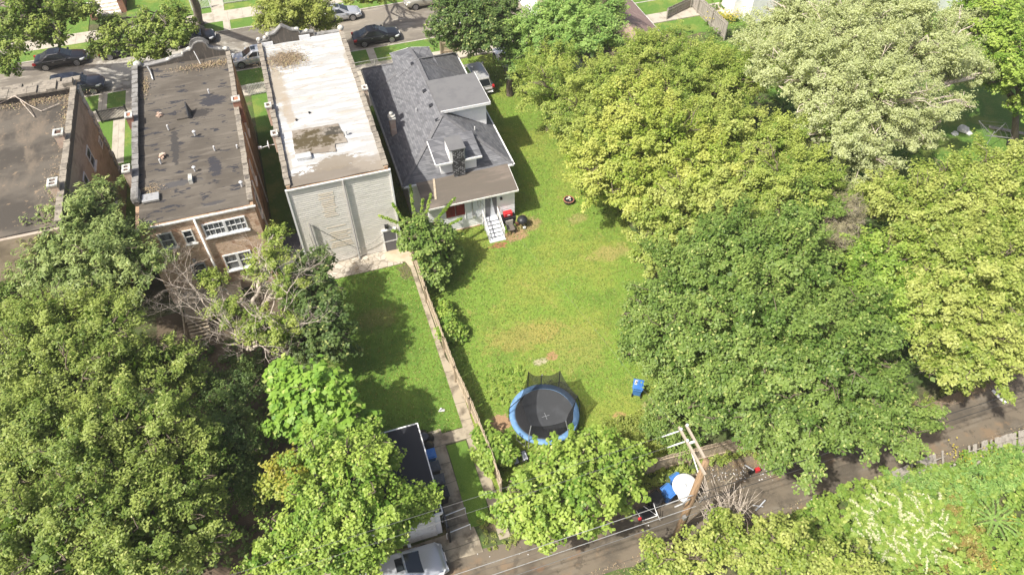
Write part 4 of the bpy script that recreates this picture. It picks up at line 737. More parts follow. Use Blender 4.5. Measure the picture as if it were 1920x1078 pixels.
gable_house('bright_house', 'pale roofed white house glimpsed through the silvery tree at the top', 62, 74, 56, 68, 4.5, 6.5, 'x', 'siding_white', 'white_membrane')
gable_house('tan_roofed_house', 'house with tan shingle roof partly seen above the silvery tree', 54.8, 61.5, 66, 76, 4.0, 6.5, 'y', 'siding_white', 'shingle_tan')

# ------------------------------------------------------------------ vehicles
CARS = {
 'sedan': dict(L=4.75, W=1.82, H=1.44, base=.2, belt=.88, prof=[(-2.37, .55), (-2.3, .86), (-1.95, .98), (-1.45, 1.0), (0, .96), (.95, .92), (1.5, .86), (2.05, .76), (2.3, .62), (2.38, .45)], g=(-1.75, -.95, .25, 1.15), wb=2.8, cabw=.78),
 'suv': dict(L=4.7, W=1.9, H=1.74, base=.28, belt=1.08, prof=[(-2.33, .7), (-2.3, 1.05), (-2.1, 1.12), (-1.0, 1.12), (0, 1.1), (.95, 1.08), (1.5, 1.04), (2.05, .97), (2.28, .8), (2.35, .55)], g=(-2.22, -1.9, .2, 1.05), wb=2.75, cabw=.8),
 'van': dict(L=4.9, W=1.98, H=1.72, base=.25, belt=1.0, prof=[(-2.43, .7), (-2.4, .98), (-2.2, 1.02), (-1.0, 1.02), (0, 1.02), (1.2, 1.02), (1.8, .9), (2.2, .76), (2.38, .6), (2.45, .45)], g=(-2.36, -2.1, .75, 1.75), wb=2.95, cabw=.8)}
def car(name, label, x, y, rz, kind, paint, cat='car', group='vehicles parked along the street'):
    s = CARS[kind]; t = thing(name, label, cat, (x, y, .02), rz, group); W = s['W']/2; zb = s['base']; xs = np.linspace(-s['L']/2, s['L']/2, 29); px, pz = zip(*s['prof']); rows = []
    for xx in xs:
        e = abs(xx)/(s['L']/2); w = W*(1-.16*max(0, (e-.72)/.28)**2.2-.0); zt = float(np.interp(xx, px, pz)); zl = zb+.12*max(0, (e-.8)/.2)**2
        rows.append([(xx, sy*w*a, zl+(zt-zl)*b) for sy, a, b in ((-1, .0, 0), (-1, .86, 0), (-1, .97, .1), (-1, 1.0, .42), (-1, .985, .7), (-1, .93, .9), (-1, .84, .985), (-1, .5, 1.02), (1, 0, 1.03), (1, .5, 1.02), (1, .84, .985), (1, .93, .9), (1, .985, .7), (1, 1.0, .42), (1, .97, .1), (1, .86, 0), (1, 0, 0))])
    m = MB().grid(rows); n = len(rows[0]); m.f.append(tuple(range(n))); m.f.append(tuple(range(len(m.v)-n, len(m.v)))[::-1]); b = m.build('body', paint, t, True, True)
    g0, g1_, g2_, g3_ = s['g']; cw = W*.9; rw = W*.72; zh = s['H']; zz = lambda q: float(np.interp(q, px, pz))-.02
    # greenhouse ring: belt -> roof
    def ringpts(xa, xb, w, za, zb_, r=.12): return [(xb, -w*.8, zb_), (xb, w*.8, zb_), (xb-(xb-xa)*.12, w, zb_), (xa+(xb-xa)*.5, w*1.01, (za+zb_)/2), (xa+(xb-xa)*.12, w, za), (xa, w*.8, za), (xa, -w*.8, za), (xa+(xb-xa)*.12, -w, za), (xa+(xb-xa)*.5, -w*1.01, (za+zb_)/2), (xb-(xb-xa)*.12, -w, zb_)]
    r0 = ringpts(g0, g3_, cw, zz(g0), zz(g3_)); r1 = ringpts(g1_, g2_, rw, zh-.06, zh-.06); r2 = [((a*.93+(g1_+g2_)/2*.07), bq*.9, zh-.01) for a, bq, c in r1]
    m = MB(); m.v = r0+r1+r2; k = 10
    for i in range(k):
        j = (i+1) % k; m.f += [(i, j, k+j, k+i), (k+i, k+j, 2*k+j, 2*k+i)]
    m.f.append(tuple(range(2*k, 3*k))); m.build('cabin', paint, t, True, False)
    def panel(nm, i, j, mat, ins=.1, off=.012, top=.9, bot=.12):
        a, bq, c, d = (Vector(q) for q in (r0[i], r0[j], r1[j], r1[i])); nrm = (bq-a).cross(d-a).normalized(); cen = (a+bq+c+d)/4
        if nrm.dot(cen-Vector(((g0+g3_)/2, 0, 1))) < 0: nrm = -nrm
        P = lambda u, v: (a.lerp(bq, u)).lerp(d.lerp(c, u), v)+nrm*off
        return MB().poly([P(ins, bot), P(1-ins, bot), P(1-ins, top), P(ins, top)]).build(nm, mat, t, True)
    panel('windscreen', 0, 1, 'car_glass', .03, .012, .95, .04); panel('rear_window', 5, 6, 'car_glass', .05, .012, .92, .1)
    for i, j in ((2, 3), (3, 4), (7, 8), (8, 9)): panel('side_window', i, j, 'car_glass', .06)
    if kind == 'sedan': MB().poly([(-.2, -.35, zh+.002), (.2, -.35, zh+.002), (.2, .35, zh+.002), (-.2, .35, zh+.002)]).build('sunroof', 'car_glass', t, True)
    for sx in (-1, 1):
        for sy in (-1, 1):
            cx = sx*s['wb']/2; R_ = .33; a = MB().lathe((cx, sy*(W-.11), R_), [(R_+.07, -.06), (R_+.07, .118)] if sy > 0 else [(R_+.07, .06), (R_+.07, -.118)], 20, 'y').build('wheel_arch', 'rubber', t, True)
            wl = MB().lathe((cx, sy*(W-.1), R_-.01), [(R_, -.1), (R_, .1), (R_-.07, .122)] if sy > 0 else [(R_, .1), (R_, -.1), (R_-.07, -.122)], 20, 'y').build('wheel', 'rubber', t, True)
            r = MB(); yy = sy*(W+.028)
            for q in range(10): an = 2*PI*q/10; r.bar((cx, yy, R_-.01), (cx+.24*math.cos(an), yy, R_-.01+.24*math.sin(an)), .05, .02, (0, 1, 0))
            for q in range(16): an = 2*PI*q/16; an2 = 2*PI*(q+1)/16; r.bar((cx+.235*math.cos(an), yy, R_-.01+.235*math.sin(an)), (cx+.235*math.cos(an2), yy, R_-.01+.235*math.sin(an2)), .035, .03, (0, 1, 0))
            r.build('rim', 'rim', wl, True)
    for sy in (-1, 1):
        zf = float(np.interp(s['L']/2-.2, px, pz)); bevel(MB().box(s['L']/2-.42, s['L']/2-.12, sy*W*.88-.16, sy*W*.88+.07, zf-.14, zf+.01, lambda x_, y_, z_: (x_-(.2 if abs(y_) > W*.88 else 0), y_*.985, z_)).build('headlight', 'lamp_clear', t, True), .02)
        zr = float(np.interp(-s['L']/2+.1, px, pz)); MB().box(-s['L']/2-.01, -s['L']/2+.3, sy*W*.86-.14, sy*W*.86+.07, zr-.2, zr-.02).build('taillight', 'lamp_red', t, True)
        bevel(MB().box(g3_-.5, g3_-.32, sy*(W+.08)-.09, sy*(W+.08)+.09, s['belt']+.02, s['belt']+.17).build('mirror', paint, t, True), .03)
        MB().box(-.65, -.45, sy*W*.99-.015, sy*W*.99+.015, s['belt']-.14, s['belt']-.11).box(.35, .55, sy*W*.99-.015, sy*W*.99+.015, s['belt']-.14, s['belt']-.11).build('door_handle', 'rim', t, True)
        MB().bar((g0+.25, sy*W*.935, s['belt']-.0), (g3_-.1, sy*W*.935, s['belt']-.03), .02, .02).build('belt_trim', 'rim', t, True)
    MB().box(s['L']/2-.1, s['L']/2+.01, -.5, .5, .32, .5).build('grille', 'black_plastic', t, True); MB().box(s['L']/2-.02, s['L']/2+.025, -.26, .26, .42, .53).build('number_plate', 'white_plastic', t, True)
    return t
car('parked_car', 'black sedan at the far kerb left of the leaning street tree', -21.5, 74.55, 0, 'sedan', 'car_black')
car('parked_suv', 'dark grey SUV parked beyond the left building\'s roof corner', -19.7, 68.9, 0, 'suv', 'car_navy', 'SUV')
car('parked_car', 'black car mostly under the leaning tree, one wheel showing', -15.7, 74.6, 0, 'sedan', 'car_black')
car('parked_car', 'black car at the far kerb above the brick building\'s arched crest', -9.4, 74.6, 0, 'sedan', 'car_black')
car('parked_car', 'silver sedan between the two flat roofs at the near kerb', -3.6, 69.0, PI, 'sedan', 'car_silver')
car('parked_car', 'silver car half under the willow at the far kerb', 5.4, 74.7, 0, 'sedan', 'car_silver')
car('parked_car', 'glossy black sedan at the near kerb above the shingled house', 8.35, 69.1, 0, 'sedan', 'car_black')
car('parked_suv', 'beige SUV at the top edge of the photo', 14.9, 74.8, PI, 'suv', 'car_beige', 'SUV')
car('parked_car', 'white car mostly hidden below the dark street tree', 16.9, 69.0, 0, 'sedan', 'car_white')
car('parked_van', 'silver van beside the shingled house\'s right wall', 15.75, 58.6, PI/2+.03, 'van', 'car_pale', 'van', 'vehicles parked in the yards')
car('parked_car', 'white car poking out of foliage on the upper lawn', 19.6, 60.6, PI/2+.1, 'sedan', 'car_white', 'car', 'vehicles parked in the yards')
car('parked_car', 'dark blue car seen as a sliver beside the brick building', -13.4, 57.5, PI/2, 'sedan', 'car_navy', 'car', 'vehicles parked in the yards')
car('parked_car', 'silver sedan on the driveway at the bottom edge by the garage', -1.0, 15.6, .03, 'sedan', 'car_silver', 'car', 'vehicles parked in the yards')

# ------------------------------------------------------------------ yard things
def bin_(label, x, y, rz, mat, lid=None, group='wheelie bins', openlid=False):
    t = thing('wheelie_bin', label, 'bin', (x, y, .02), rz, group); m = MB(); P = [(-.24, -.24, .06), (.24, -.24, .06), (.24, .22, .06), (-.24, .22, .06), (-.3, -.32, .98), (.3, -.32, .98), (.3, .32, .98), (-.3, .32, .98)]
    m.v = P; m.f = [(3, 2, 1, 0), (4, 5, 6, 7), (0, 1, 5, 4), (1, 2, 6, 5), (2, 3, 7, 6), (3, 0, 4, 7)]; bevel(m.build('body', mat, t, True), .04)
    m = MB().box(-.33, .33, -.37, .37, .98, 1.03).box(-.26, .26, -.28, .28, 1.03, 1.08).box(-.08, .08, -.2, .2, 1.08, 1.1); bevel(m.build('lid', lid or mat, t, True), .025)
    MB().tube([(-.28, .44, .94), (.28, .44, .94)], .02, 8).box(-.28, -.24, .3, .45, .92, .96).box(.24, .28, .3, .45, .92, .96).build('handle', mat, t, True)
    for sx in (-.27, .27): MB().lathe((sx, .25, .11), [(.12, -.03), (.12, .03)], 14, 'x').build('wheel', 'rubber', t, True)
    return t
b = bin_('blue wheelie bin standing alone on the right lawn', 15.45, 22.1, 2.6, 'blue_plastic'); MB().box(.02, .24, -.24, .1, 1.085, 1.088).build('sticker', 'white_plastic', b, True)
MB().bar((.05, -.2, 1.091), (.2, .05, 1.091), .03, .004).bar((.2, -.2, 1.091), (.05, .06, 1.091), .03, .004).bar((.06, -.08, 1.092), (.22, -.02, 1.092), .03, .004).build('sticker_print', 'black_plastic', b, True)
bin_('blue lidded bin beside the garage, farthest of the garage row', 2.02, 21.5, 1.55, 'blue_plastic'); bin_('dark grey bin beside the garage next to the blue lidded one', 2.05, 20.65, 1.6, 'grey_plastic'); bin_('dark grey bin beside the garage, third from the blue lidded one', 2.1, 19.8, 1.5, 'grey_plastic'); bin_('black bin at the shaded end of the garage row', 2.1, 18.95, 1.6, 'black_plastic')
t = thing('black_bag', 'black rubbish bags heaped at the garage\'s rear corner', 'rubbish bags', (2.1, 22.6, 0)); 
for x, y, r in ((2.1, 22.5, .4), (2.3, 23.0, .33), (1.95, 23.3, .38)): MB().lathe((x, y, .05), [(r*.7, 0), (r, r*.4), (r*.85, r*.9), (r*.3, r*1.3), (.03, r*1.5)], 9).build('bag', 'black_plastic', t, smooth=True)
MB().lathe((2.0, 22.95, .6), [(.26, 0), (.28, .05), (.02, .1)], 14).build('tyre', 'grey_plastic', t)
bin_('blue open topped bin in the middle of the alley row', 14.1, 15.1, .35, 'blue_plastic'); bin_('black bin left of the blue one on the alley', 13.25, 14.95, .3, 'black_plastic'); bin_('blue bin under the big white disc beside the pole', 14.85, 15.55, .25, 'blue_plastic')
t = thing('white_table_top', 'round white plastic table top lying on the bins beside the pole', 'table top', (15.05, 15.0, 1.1))
TT = lambda x, y, z: None
m = MB().lathe((15.0, 15.05, 1.14), [(.66, 0), (.70, .03), (.68, .06), (.3, .075), (.1, .05), (.02, .05)], 36); m.v = [(x, y, z+.12*(x-15)+.1*(y-15)) for x, y, z in m.v]; m.build('top', 'white_plastic', t, smooth=True)
MB().lathe((15.0, 15.05, 1.2), [(.1, 0), (.1, .05), (.03, .07)], 14).build('hub', 'grey_paint', t); m = MB().lathe((14.75, 14.55, 1.05), [(.36, 0), (.4, .03), (.3, .06), (.02, .06)], 20); m.build('leg_cover', 'white_plastic', t, smooth=True)
t = thing('broken_cart', 'tangled black and white scrap cart left of the alley bins', 'cart', (12.6, 14.5, 0)); m = MB()
for a, b_ in (((12.2, 14.3, .2), (13.0, 14.2, .5)), ((13.0, 14.2, .5), (13.0, 14.8, .9)), ((12.2, 14.3, .2), (12.1, 14.9, .3)), ((12.9, 14.3, 1.0), (13.1, 14.0, .3)), ((12.5, 14.9, .6), (13.0, 14.2, .5))): m.tube([a, b_], .018, 6)
m.build('frame', 'white_paint', t); MB().box(12.15, 12.9, 14.3, 14.9, .05, .4).build('basket', 'black_plastic', t); MB().lathe((12.1, 14.4, .3), [(.12, -.06), (.12, .06)], 12, 'y').build('wheel', 'red_plastic', t)
for i, (px, py, mt, lb, nm) in enumerate(((1365, 905, 'old_concrete', 'white pole end leaning on scrap right of the pole', 'scrap_pipe'), (1320, 935, 'grey_pipe', 'grey bent scrap frame at the utility pole foot', 'bent_scrap'), (1425, 950, 'grey_paint', 'pale plank lying across the alley edge near the dead brush', 'plank'))):
    p = at(px, py, 0); tag(MB().bar((p.x-.4, p.y-.15, .12), (p.x+.4, p.y+.2, .2), .07, .05).bar((p.x-.4, p.y+.2, .1), (p.x+.1, p.y-.1, .16), .04, .04).build(nm, mt), lb, 'scrap')
p = at(1418, 884); t = thing('toy_scooter', 'small red scrap machine at the alley edge under the trees', 'scrap machine', p); MB().box(p.x-.12, p.x+.14, p.y-.12, p.y+.1, .1, .35).build('body', 'red_plastic', t); MB().lathe((p.x-.35, p.y, .2), [(.2, -.05), (.2, .05)], 14, 'y').build('wheel', 'rubber', t); MB().tube([(p.x-.3, p.y, .4), (p.x-.75, p.y+.3, .7)], .04, 6).build('handle', 'grey_paint', t)
p = at(1866, 740); t = tag(MB().bar((p.x, p.y+.3, .08), (p.x+.1, p.y-.75, .08), .16, .08).build('white_board', 'white_paint'), 'short white board lying on the alley near the right edge', 'board')
m = MB(); r = random.Random(2)
for i in range(130):
    q = at(*r.choice([(r.uniform(1330, 1400), r.uniform(880, 915)), (r.uniform(1520, 1545), r.uniform(935, 965)), (r.uniform(850, 1500), r.uniform(900, 1070)), (r.uniform(1380, 1450), r.uniform(870, 900))])); s = r.uniform(.012, .035)
    if 11.9 < q.y < 16.5: m.box(q.x-s, q.x+s*r.uniform(.3, 1.5), q.y-s*r.uniform(.4, 1), q.y+s, .01, .03)
tag(m.build('litter', 'white_plastic'), 'scattered paper and plastic litter along the alley', 'litter', None, 'stuff')
p = at(828, 771); tag(MB().poly([(p.x-.22, p.y-.02, .1), (p.x+.15, p.y-.14, .14), (p.x+.22, p.y+.05, .06), (p.x, p.y+.16, .2)]).poly([(p.x-.22, p.y-.02, .1), (p.x, p.y+.16, .2), (p.x+.05, p.y+.02, .28)]).build('paper_scrap', 'white_plastic'), 'crumpled white paper on the left lawn near the garage', 'paper')

# trampoline
TC = Vector((9.25, 22.05, 0)); t = thing('trampoline', 'round trampoline with blue safety pad and sagging black net', 'trampoline', TC)
def circ(r, z, n=48): return [(TC.x+r*math.cos(2*PI*i/n), TC.y+r*math.sin(2*PI*i/n), z) for i in range(n+1)]
MB().grid([circ(1.76, .90), circ(1.80, .955), circ(1.92, .975), circ(2.06, .955), circ(2.12, .90), circ(2.1, .8)]).build('safety_pad', 'blue_pad', t, smooth=True)
f = MB().poly(circ(1.8, .90)[:-1]).build('jumping_mat', 'mat_black', t); MB().box(9.02, 9.5, 21.83, 21.855, .903, .906).box(9.25, 9.275, 21.6, 22.08, .9035, .9065).build('cross_mark', 'pole_grey', f)
MB().tube(circ(2.08, .82), .03, 6).build('frame', 'pole_grey', t)
PT = [(7.87, 22.48), (8.93, 24.09), (9.72, 23.85), (10.75, 23.56), (11.09, 21.57), (9.9, 20.35), (7.92, 20.73)]; HT = [2.6, 2.6, 2.25, 2.6, 2.6, 2.35, 2.25]
an = sorted([(math.atan2(y-TC.y, x-TC.x), x, y, h) for (x, y), h in zip(PT, HT)])
for i in range(6):
    a = 2*PI*(i+.3)/6; c, s = math.cos(a), math.sin(a); c2, s2 = math.cos(a+.35), math.sin(a+.35)
    MB().tube([(TC.x+2.05*c, TC.y+2.05*s, .82), (TC.x+2.1*c, TC.y+2.1*s, .03), (TC.x+2.1*c2, TC.y+2.1*s2, .03), (TC.x+2.05*c2, TC.y+2.05*s2, .82)], .025, 6).build('leg', 'pole_grey', t)
for a, x, y, h in an: MB().tube([(TC.x+2.13*math.cos(a), TC.y+2.13*math.sin(a), .1), (TC.x+2.12*math.cos(a), TC.y+2.12*math.sin(a), 1.5), (x, y, h)], .03, 6).build('net_pole', 'pole_grey' if y < 21 or h < 2.4 else 'black_metal', t)
m = MB()
for i in range(len(an)):
    a0, x0, y0, h0 = an[i]; a1, x1, y1, h1 = an[(i+1) % len(an)]
    if a1 < a0: a1 += 2*PI
    rows = []
    for v in range(7):
        row = []
        for u in range(9):
            q = u/8; a = a0+(a1-a0)*q; bx, by, bz = TC.x+1.74*math.cos(a), TC.y+1.74*math.sin(a), .96; sag = math.sin(PI*q); tx, ty, tz = x0+(x1-x0)*q, y0+(y1-y0)*q, h0+(h1-h0)*q-.26*sag
            w_ = v/6; k = .12*math.sin(PI*w_); row.append((bx+(tx-bx)*w_+(TC.x-bx)*k*sag, by+(ty-by)*w_+(TC.y-by)*k*sag, bz+(tz-bz)*w_))
        rows.append(row)
    m.grid(rows)
m.build('safety_net', 'net', t, smooth=True)
p = at(975, 857, .5); t = thing('folding_chair', 'grey folding chair lying on the grass below the trampoline', 'chair', (p.x, p.y, 0))
MB().box(p.x-.42, p.x-.14, p.y-.3, p.y+.3, .42, .45).box(p.x+.16, p.x+.42, p.y-.25, p.y+.35, .42, .45).build('seat_panel', 'grey_paint', t); m = MB()
for a, b_ in (((-.45, -.35), (.45, -.25)), ((-.45, .33), (.45, .38)), ((-.15, -.3), (.2, .3)), ((.15, -.3), (-.15, .3)), ((-.45, -.35), (-.45, .33)), ((.45, -.25), (.45, .38))): m.tube([(p.x+a[0], p.y+a[1], .46), (p.x+b_[0], p.y+b_[1], .46)], .025, 6)
for a in ((-.43, -.33), (.43, -.25), (-.43, .33), (.43, .36)): m.tube([(p.x+a[0], p.y+a[1], .46), (p.x+a[0]*.8, p.y+a[1]*.8, .02)], .025, 6)
m.build('frame', 'black_metal', t)
# fire pit, grill, garden chair, kettle
p = at(1066, 380); t = thing('fire_pit', 'rusty round fire pit standing on the lawn', 'fire pit', p); MB().lathe(p, [(.36, .02), (.40, .32)], 20).build('ring', 'black_metal', t); m = MB()
for i in range(20): a0, a1 = 2*PI*i/20, 2*PI*(i+1)/20; m.bar((p.x+.4*math.cos(a0), p.y+.4*math.sin(a0), .33), (p.x+.4*math.cos(a1), p.y+.4*math.sin(a1), .33), .07, .04)
m.build('rim', 'brick_red', t); lump(t, p.x, p.y, .3, .24, 'ashes', 'stone_pale', 9)
t = thing('barbecue', 'black barbecue cart with bright red lid against the white wall', 'barbecue', (12.55, 39.3, 0)); MB().box(12.1, 13.1, 39.1, 39.6, .3, .35).box(12.05, 13.15, 39.05, 39.65, .75, .82).build('shelf', 'black_metal', t); bevel(MB().box(12.25, 12.95, 39.2, 39.62, .84, 1.2).build('lid', 'red_plastic', t), .06); MB().bar((12.5, 39.17, 1.05), (12.7, 39.17, 1.05), .04).build('handle', 'white_plastic', t)
for x in (12.1, 13.1):
    for y in (39.1, 39.6): MB().box(x-.025, x+.025, y-.025, y+.025, 0, .76).build('leg', 'black_metal', t)
t = thing('garden_chair', 'tan cushioned garden chair beside the back steps', 'chair', (12.5, 38.4, 0)); bevel(MB().box(12.25, 12.8, 38.15, 38.7, .38, .48).build('seat', 'roof_brown', t), .03); bevel(MB().box(12.22, 12.8, 38.68, 38.78, .45, .95).build('backrest', 'wood_fence_grey', t), .03)
for x in (12.28, 12.77):
    for y in (38.18, 38.68): MB().box(x-.02, x+.02, y-.02, y+.02, 0, .4).build('leg', 'black_metal', t)
    MB().bar((x, 38.15, .62), (x, 38.7, .62), .05, .03).build('armrest', 'black_metal', t)
t = thing('covered_grill', 'dark round covered kettle grill at the house corner', 'grill', (13.55, 38.75, 0)); MB().lathe((13.55, 38.75, .35), [(.1, 0), (.36, .15), (.42, .35), (.34, .5), (.12, .6), (.02, .62)], 18).build('bowl', 'black_plastic', t, smooth=True)
for a in (0, 2.1, 4.2): MB().tube([(13.55+.15*math.cos(a), 38.75+.15*math.sin(a), .45), (13.55+.35*math.cos(a), 38.75+.35*math.sin(a), .02)], .02, 6).build('leg', 'black_metal', t)
MB().box(13.5, 13.68, 38.3, 38.45, .1, .25).build('drip_tray', 'white_plastic', t)
t = thing('potted_plant', 'small yellow green potted plant by the house corner', 'plant', (13.25, 39.0, 0)); MB().lathe((13.25, 39, 0), [(.12, 0), (.16, .3)], 12).build('pot', 'brick_red', t)
C_ = np.array([[13.25, 39, .5], [13.3, 39.05, .7]]); leaf_object('foliage', *spray_points(C_, np.array([[0, 0, 1.], [0, 0, 1]]), 'broad', .4), 'leaf_yellow', t)
# far right yard
p = at(1886, 247); tag(MB().bar((p.x-1.1, p.y+.9, .15), (p.x+1.1, p.y-.9, .15), .3, .08).bar((p.x-.9, p.y+.8, .07), (p.x-.7, p.y+.6, .07), .3, .14).build('plank', 'wood_fence_grey'), 'long grey plank lying on the far right lawn', 'plank')
p = at(1897, 277); t = thing('fire_bowl', 'black fire bowl on the far right lawn', 'fire bowl', p); MB().lathe(p, [(.3, .1), (.55, .3), (.6, .42), (.5, .4), (.1, .25)], 18).build('bowl', 'black_metal', t)
for a in (0, 2.1, 4.2): MB().tube([(p.x+.3*math.cos(a), p.y+.3*math.sin(a), .3), (p.x+.45*math.cos(a), p.y+.45*math.sin(a), 0)], .03, 6).build('leg', 'black_metal', t)
for k, (px, py, r_, lb) in enumerate(((1804, 246, .5, 'large white boulder on the far right lawn'), (1790, 253, .3, 'smaller white boulder left of the large one'), (1815, 252, .28, 'small white boulder right of the large one'))):
    p = at(px, py); rr = random.Random(k); m = MB().lathe(p, [(r_*.8, 0), (r_, r_*.3), (r_*.8, r_*.7), (r_*.3, r_*.95), (.02, r_)], 9); m.v = [(x+rr.uniform(-.08, .08), y+rr.uniform(-.08, .08), z+rr.uniform(-.03, .05)) for x, y, z in m.v]; tag(m.build('boulder', 'white_plastic'), lb, 'boulder', 'boulders on the far lawn')
p = at(1842, 285); t = thing('clothes_dryer', 'umbrella clothes dryer with thin pale arms on the far right lawn', 'clothes dryer', p); MB().tube([p, (p.x, p.y, 2.1)], .035, 6).build('pole', 'galvanised', t); m = MB()
E4 = [(p.x+1.5*math.cos(a), p.y+1.5*math.sin(a), 2.3) for a in (.3, .3+PI/2, .3+PI, .3+1.5*PI)]
for e in E4: m.tube([(p.x, p.y, 1.7), e], .025, 5)
m.build('arms', 'wire', t); m = MB()
for k in (.5, .75, 1):
    for a, b_ in zip(E4, E4[1:]+E4[:1]): f = lambda e: Vector((p.x, p.y, 1.7)).lerp(Vector(e), k); m.tube([f(a), f(b_)], .01, 3)
m.build('lines', 'wire', t)
# back porch of the brick building
t = thing('back_porch', 'weathered wooden back porch stairs behind the brick building', 'porch', (-9.3, 36.5, 0)); m = MB()
for i in range(14): m.box(-11.0, -7.2, 36.0+i*.2, 36.18+i*.2, 1.05, 1.09)
for i in range(6): m.box(-10.9, -9.6, 35.0+i*.17, 35.15+i*.17, .15+i*.16, .19+i*.16)
m.build('deck', 'wood_fence', t); MB().bar((-11.05, 35.0, 1.0), (-11.05, 38.8, 2.0), .07, .12).bar((-11.1, 35.0, .05), (-11.1, 35.0, 1.1), .1).bar((-11.1, 38.7, 0), (-11.1, 38.7, 2.1), .1).bar((-7.1, 36, 0), (-7.1, 36, 2.1), .1).bar((-9.5, 36, 2.0), (-7.1, 36, 2.0), .06, .1).build('railing', 'wood_fence', t)
t = thing('shed', 'dark low garden shed beside the left lawn', 'shed', (-3.5, 38.6, 0)); MB().box(-4.55, -2.7, 39.6, 41.6, 0, 1.5).build('wall', 'grey_paint', t); MB().box(-4.6, -2.65, 39.5, 41.7, 1.5, 1.58).build('roof', 'grey_plastic', t)
tag(MB().box(-9.5, -4.2, 15.62, 15.7, .1, 1.5).build('garden_wall', 'old_white'), 'low pale wall beside the alley at the bottom left', 'wall')

# --- utility pole and lines
px_, py_ = 13.58, 12.9; t = thing('utility_pole', 'leaning brown wooden utility pole with doubled pale cross arm', 'utility pole', (px_, py_, 0))
MB().tube([(px_, py_, 0), (px_+.01, py_+.02, 3), (px_+.02, py_+.05, 8.5)], [.22, .2, .15], 14).build('pole', 'pole_wood', t, smooth=True)
MB().bar((13.4, 12.5, 8.05), (13.4, 15.15, 8.05), .1, .13).build('cross_arm', 'arm_wood', t); MB().bar((13.78, 12.95, 8.05), (13.78, 15.15, 8.05), .1, .13).build('cross_arm', 'arm_wood', t)
MB().bar((13.4, 14.2, 8.06), (13.78, 14.2, 8.06), .1, .08).bar((13.45, 14.2, 8), (13.5, 13.0, 7.2), .05, .02).build('brace', 'white_paint', t)
m = MB()
for x, y in ((13.4, 14.95), (13.4, 14.3), (13.78, 15.05)): m.lathe((x, y, 8.12), [(.05, 0), (.08, .04), (.05, .07), (.08, .1), (.03, .15)], 10)
m.build('insulator', 'insulator', t, smooth=True)
for y in (14.95, 14.35): MB().tube([(13.3, y, 8.05), (12.9, y, 8.03), (12.4, y, 8.0)], [.03, .04, .025], 8).build('insulator', 'insulator', t)
MB().tube([(13.72, 12.85, 4.0), (13.78, 12.85, .1)], .03, 6).box(13.3, 13.45, 12.6, 12.8, 3.0, 3.3).build('conduit', 'grey_pipe', t)
MB().tube([(13.3, 12.75, 5.6), (12.6, 12.7, 5.65), (11.9, 12.7, 5.6)], .03, 8).tube([(13.3, 12.75, 5.2), (12.8, 12.6, 5.3), (12.4, 12.6, 5.2)], .04, 8).build('cable_bracket', 'galvanised', t)
def wire(label, y, z, sag, r, mat='wire', x0=-46, x1=13.4, y2=None, y1w=None):
    N_ = 40; pts = []
    for i in range(N_+1): q = i/N_; pts.append((x0+(x1-x0)*q, (y2 if y2 is not None else y)*(1-q)+y*q, z-sag*4*q*(1-q)))
    return tag(MB().tube(pts, r, 4).build('power_line', mat), label, 'wire', 'overhead wires along the alley')
wire('highest overhead wire running left from the cross arm\'s tip', 14.95, 8.08, .7, .008); wire('overhead wire running left from the cross arm\'s middle', 14.35, 8.08, .75, .008)
wire('thick pale cable running left from the pole, farther strand', 12.72, 5.6, .45, .016, 'galvanised', y2=12.9); wire('thick pale cable running left from the pole, nearer strand', 12.3, 5.25, .5, .018, 'galvanised', y2=12.5); wire('thin grey cable lowest along the alley left of the pole', 12.1, 4.9, .5, .014, y2=12.1)
wire('overhead wire running right from the cross arm\'s tip', 15.0, 8.08, .7, .008, 'wire_dark', x0=13.78, x1=75, y2=15.05); wire('overhead wire running right from the cross arm\'s middle', 14.3, 8.08, .7, .008, 'wire_dark', x0=13.4, x1=75, y2=14.35)
wire('thick dark cable running right over the alley from the pole', 12.72, 5.6, .5, .018, 'wire_dark', x0=13.6, x1=75, y2=12.72); wire('thin dark cable running right over the alley from the pole', 12.5, 5.2, .5, .016, 'wire_dark', x0=13.6, x1=75, y2=12.5)
tag(MB().tube([(13.45, 14.6, 8), (13.0, 18, 7.3), (12.4, 24, 6.3), (11.6, 32, 4.6), (10.9, 39.7, 3.0)], .004, 4).build('service_wire', 'wire'), 'thin service wire crossing the right lawn to the house', 'wire')

# ------------------------------------------------------------------ trees and growth
def shoots(root, mat, lines, sp='maple', r=.4):
    """leafy shoots: each from a to b (world), sprays strung along a thin stem"""
    C_, O_ = [], []; mb = MB()
    for a, b in lines:
        a, b = Vector(a), Vector(b); L = (b-a).length; n = max(3, int(L/.22)); d = (b-a).normalized()
        for i in range(n): q = (i+.5)/n; C_.append(a.lerp(b, q)); O_.append(d)
        mb.tube([a-d*.6, a.lerp(b, .5), b], [.04, .025, .01], 5)
    leaf_object('shoots', *spray_points(np.array(C_), np.array(O_), sp, r), mat, root); mb.build('stems', 'bark_grey', root)
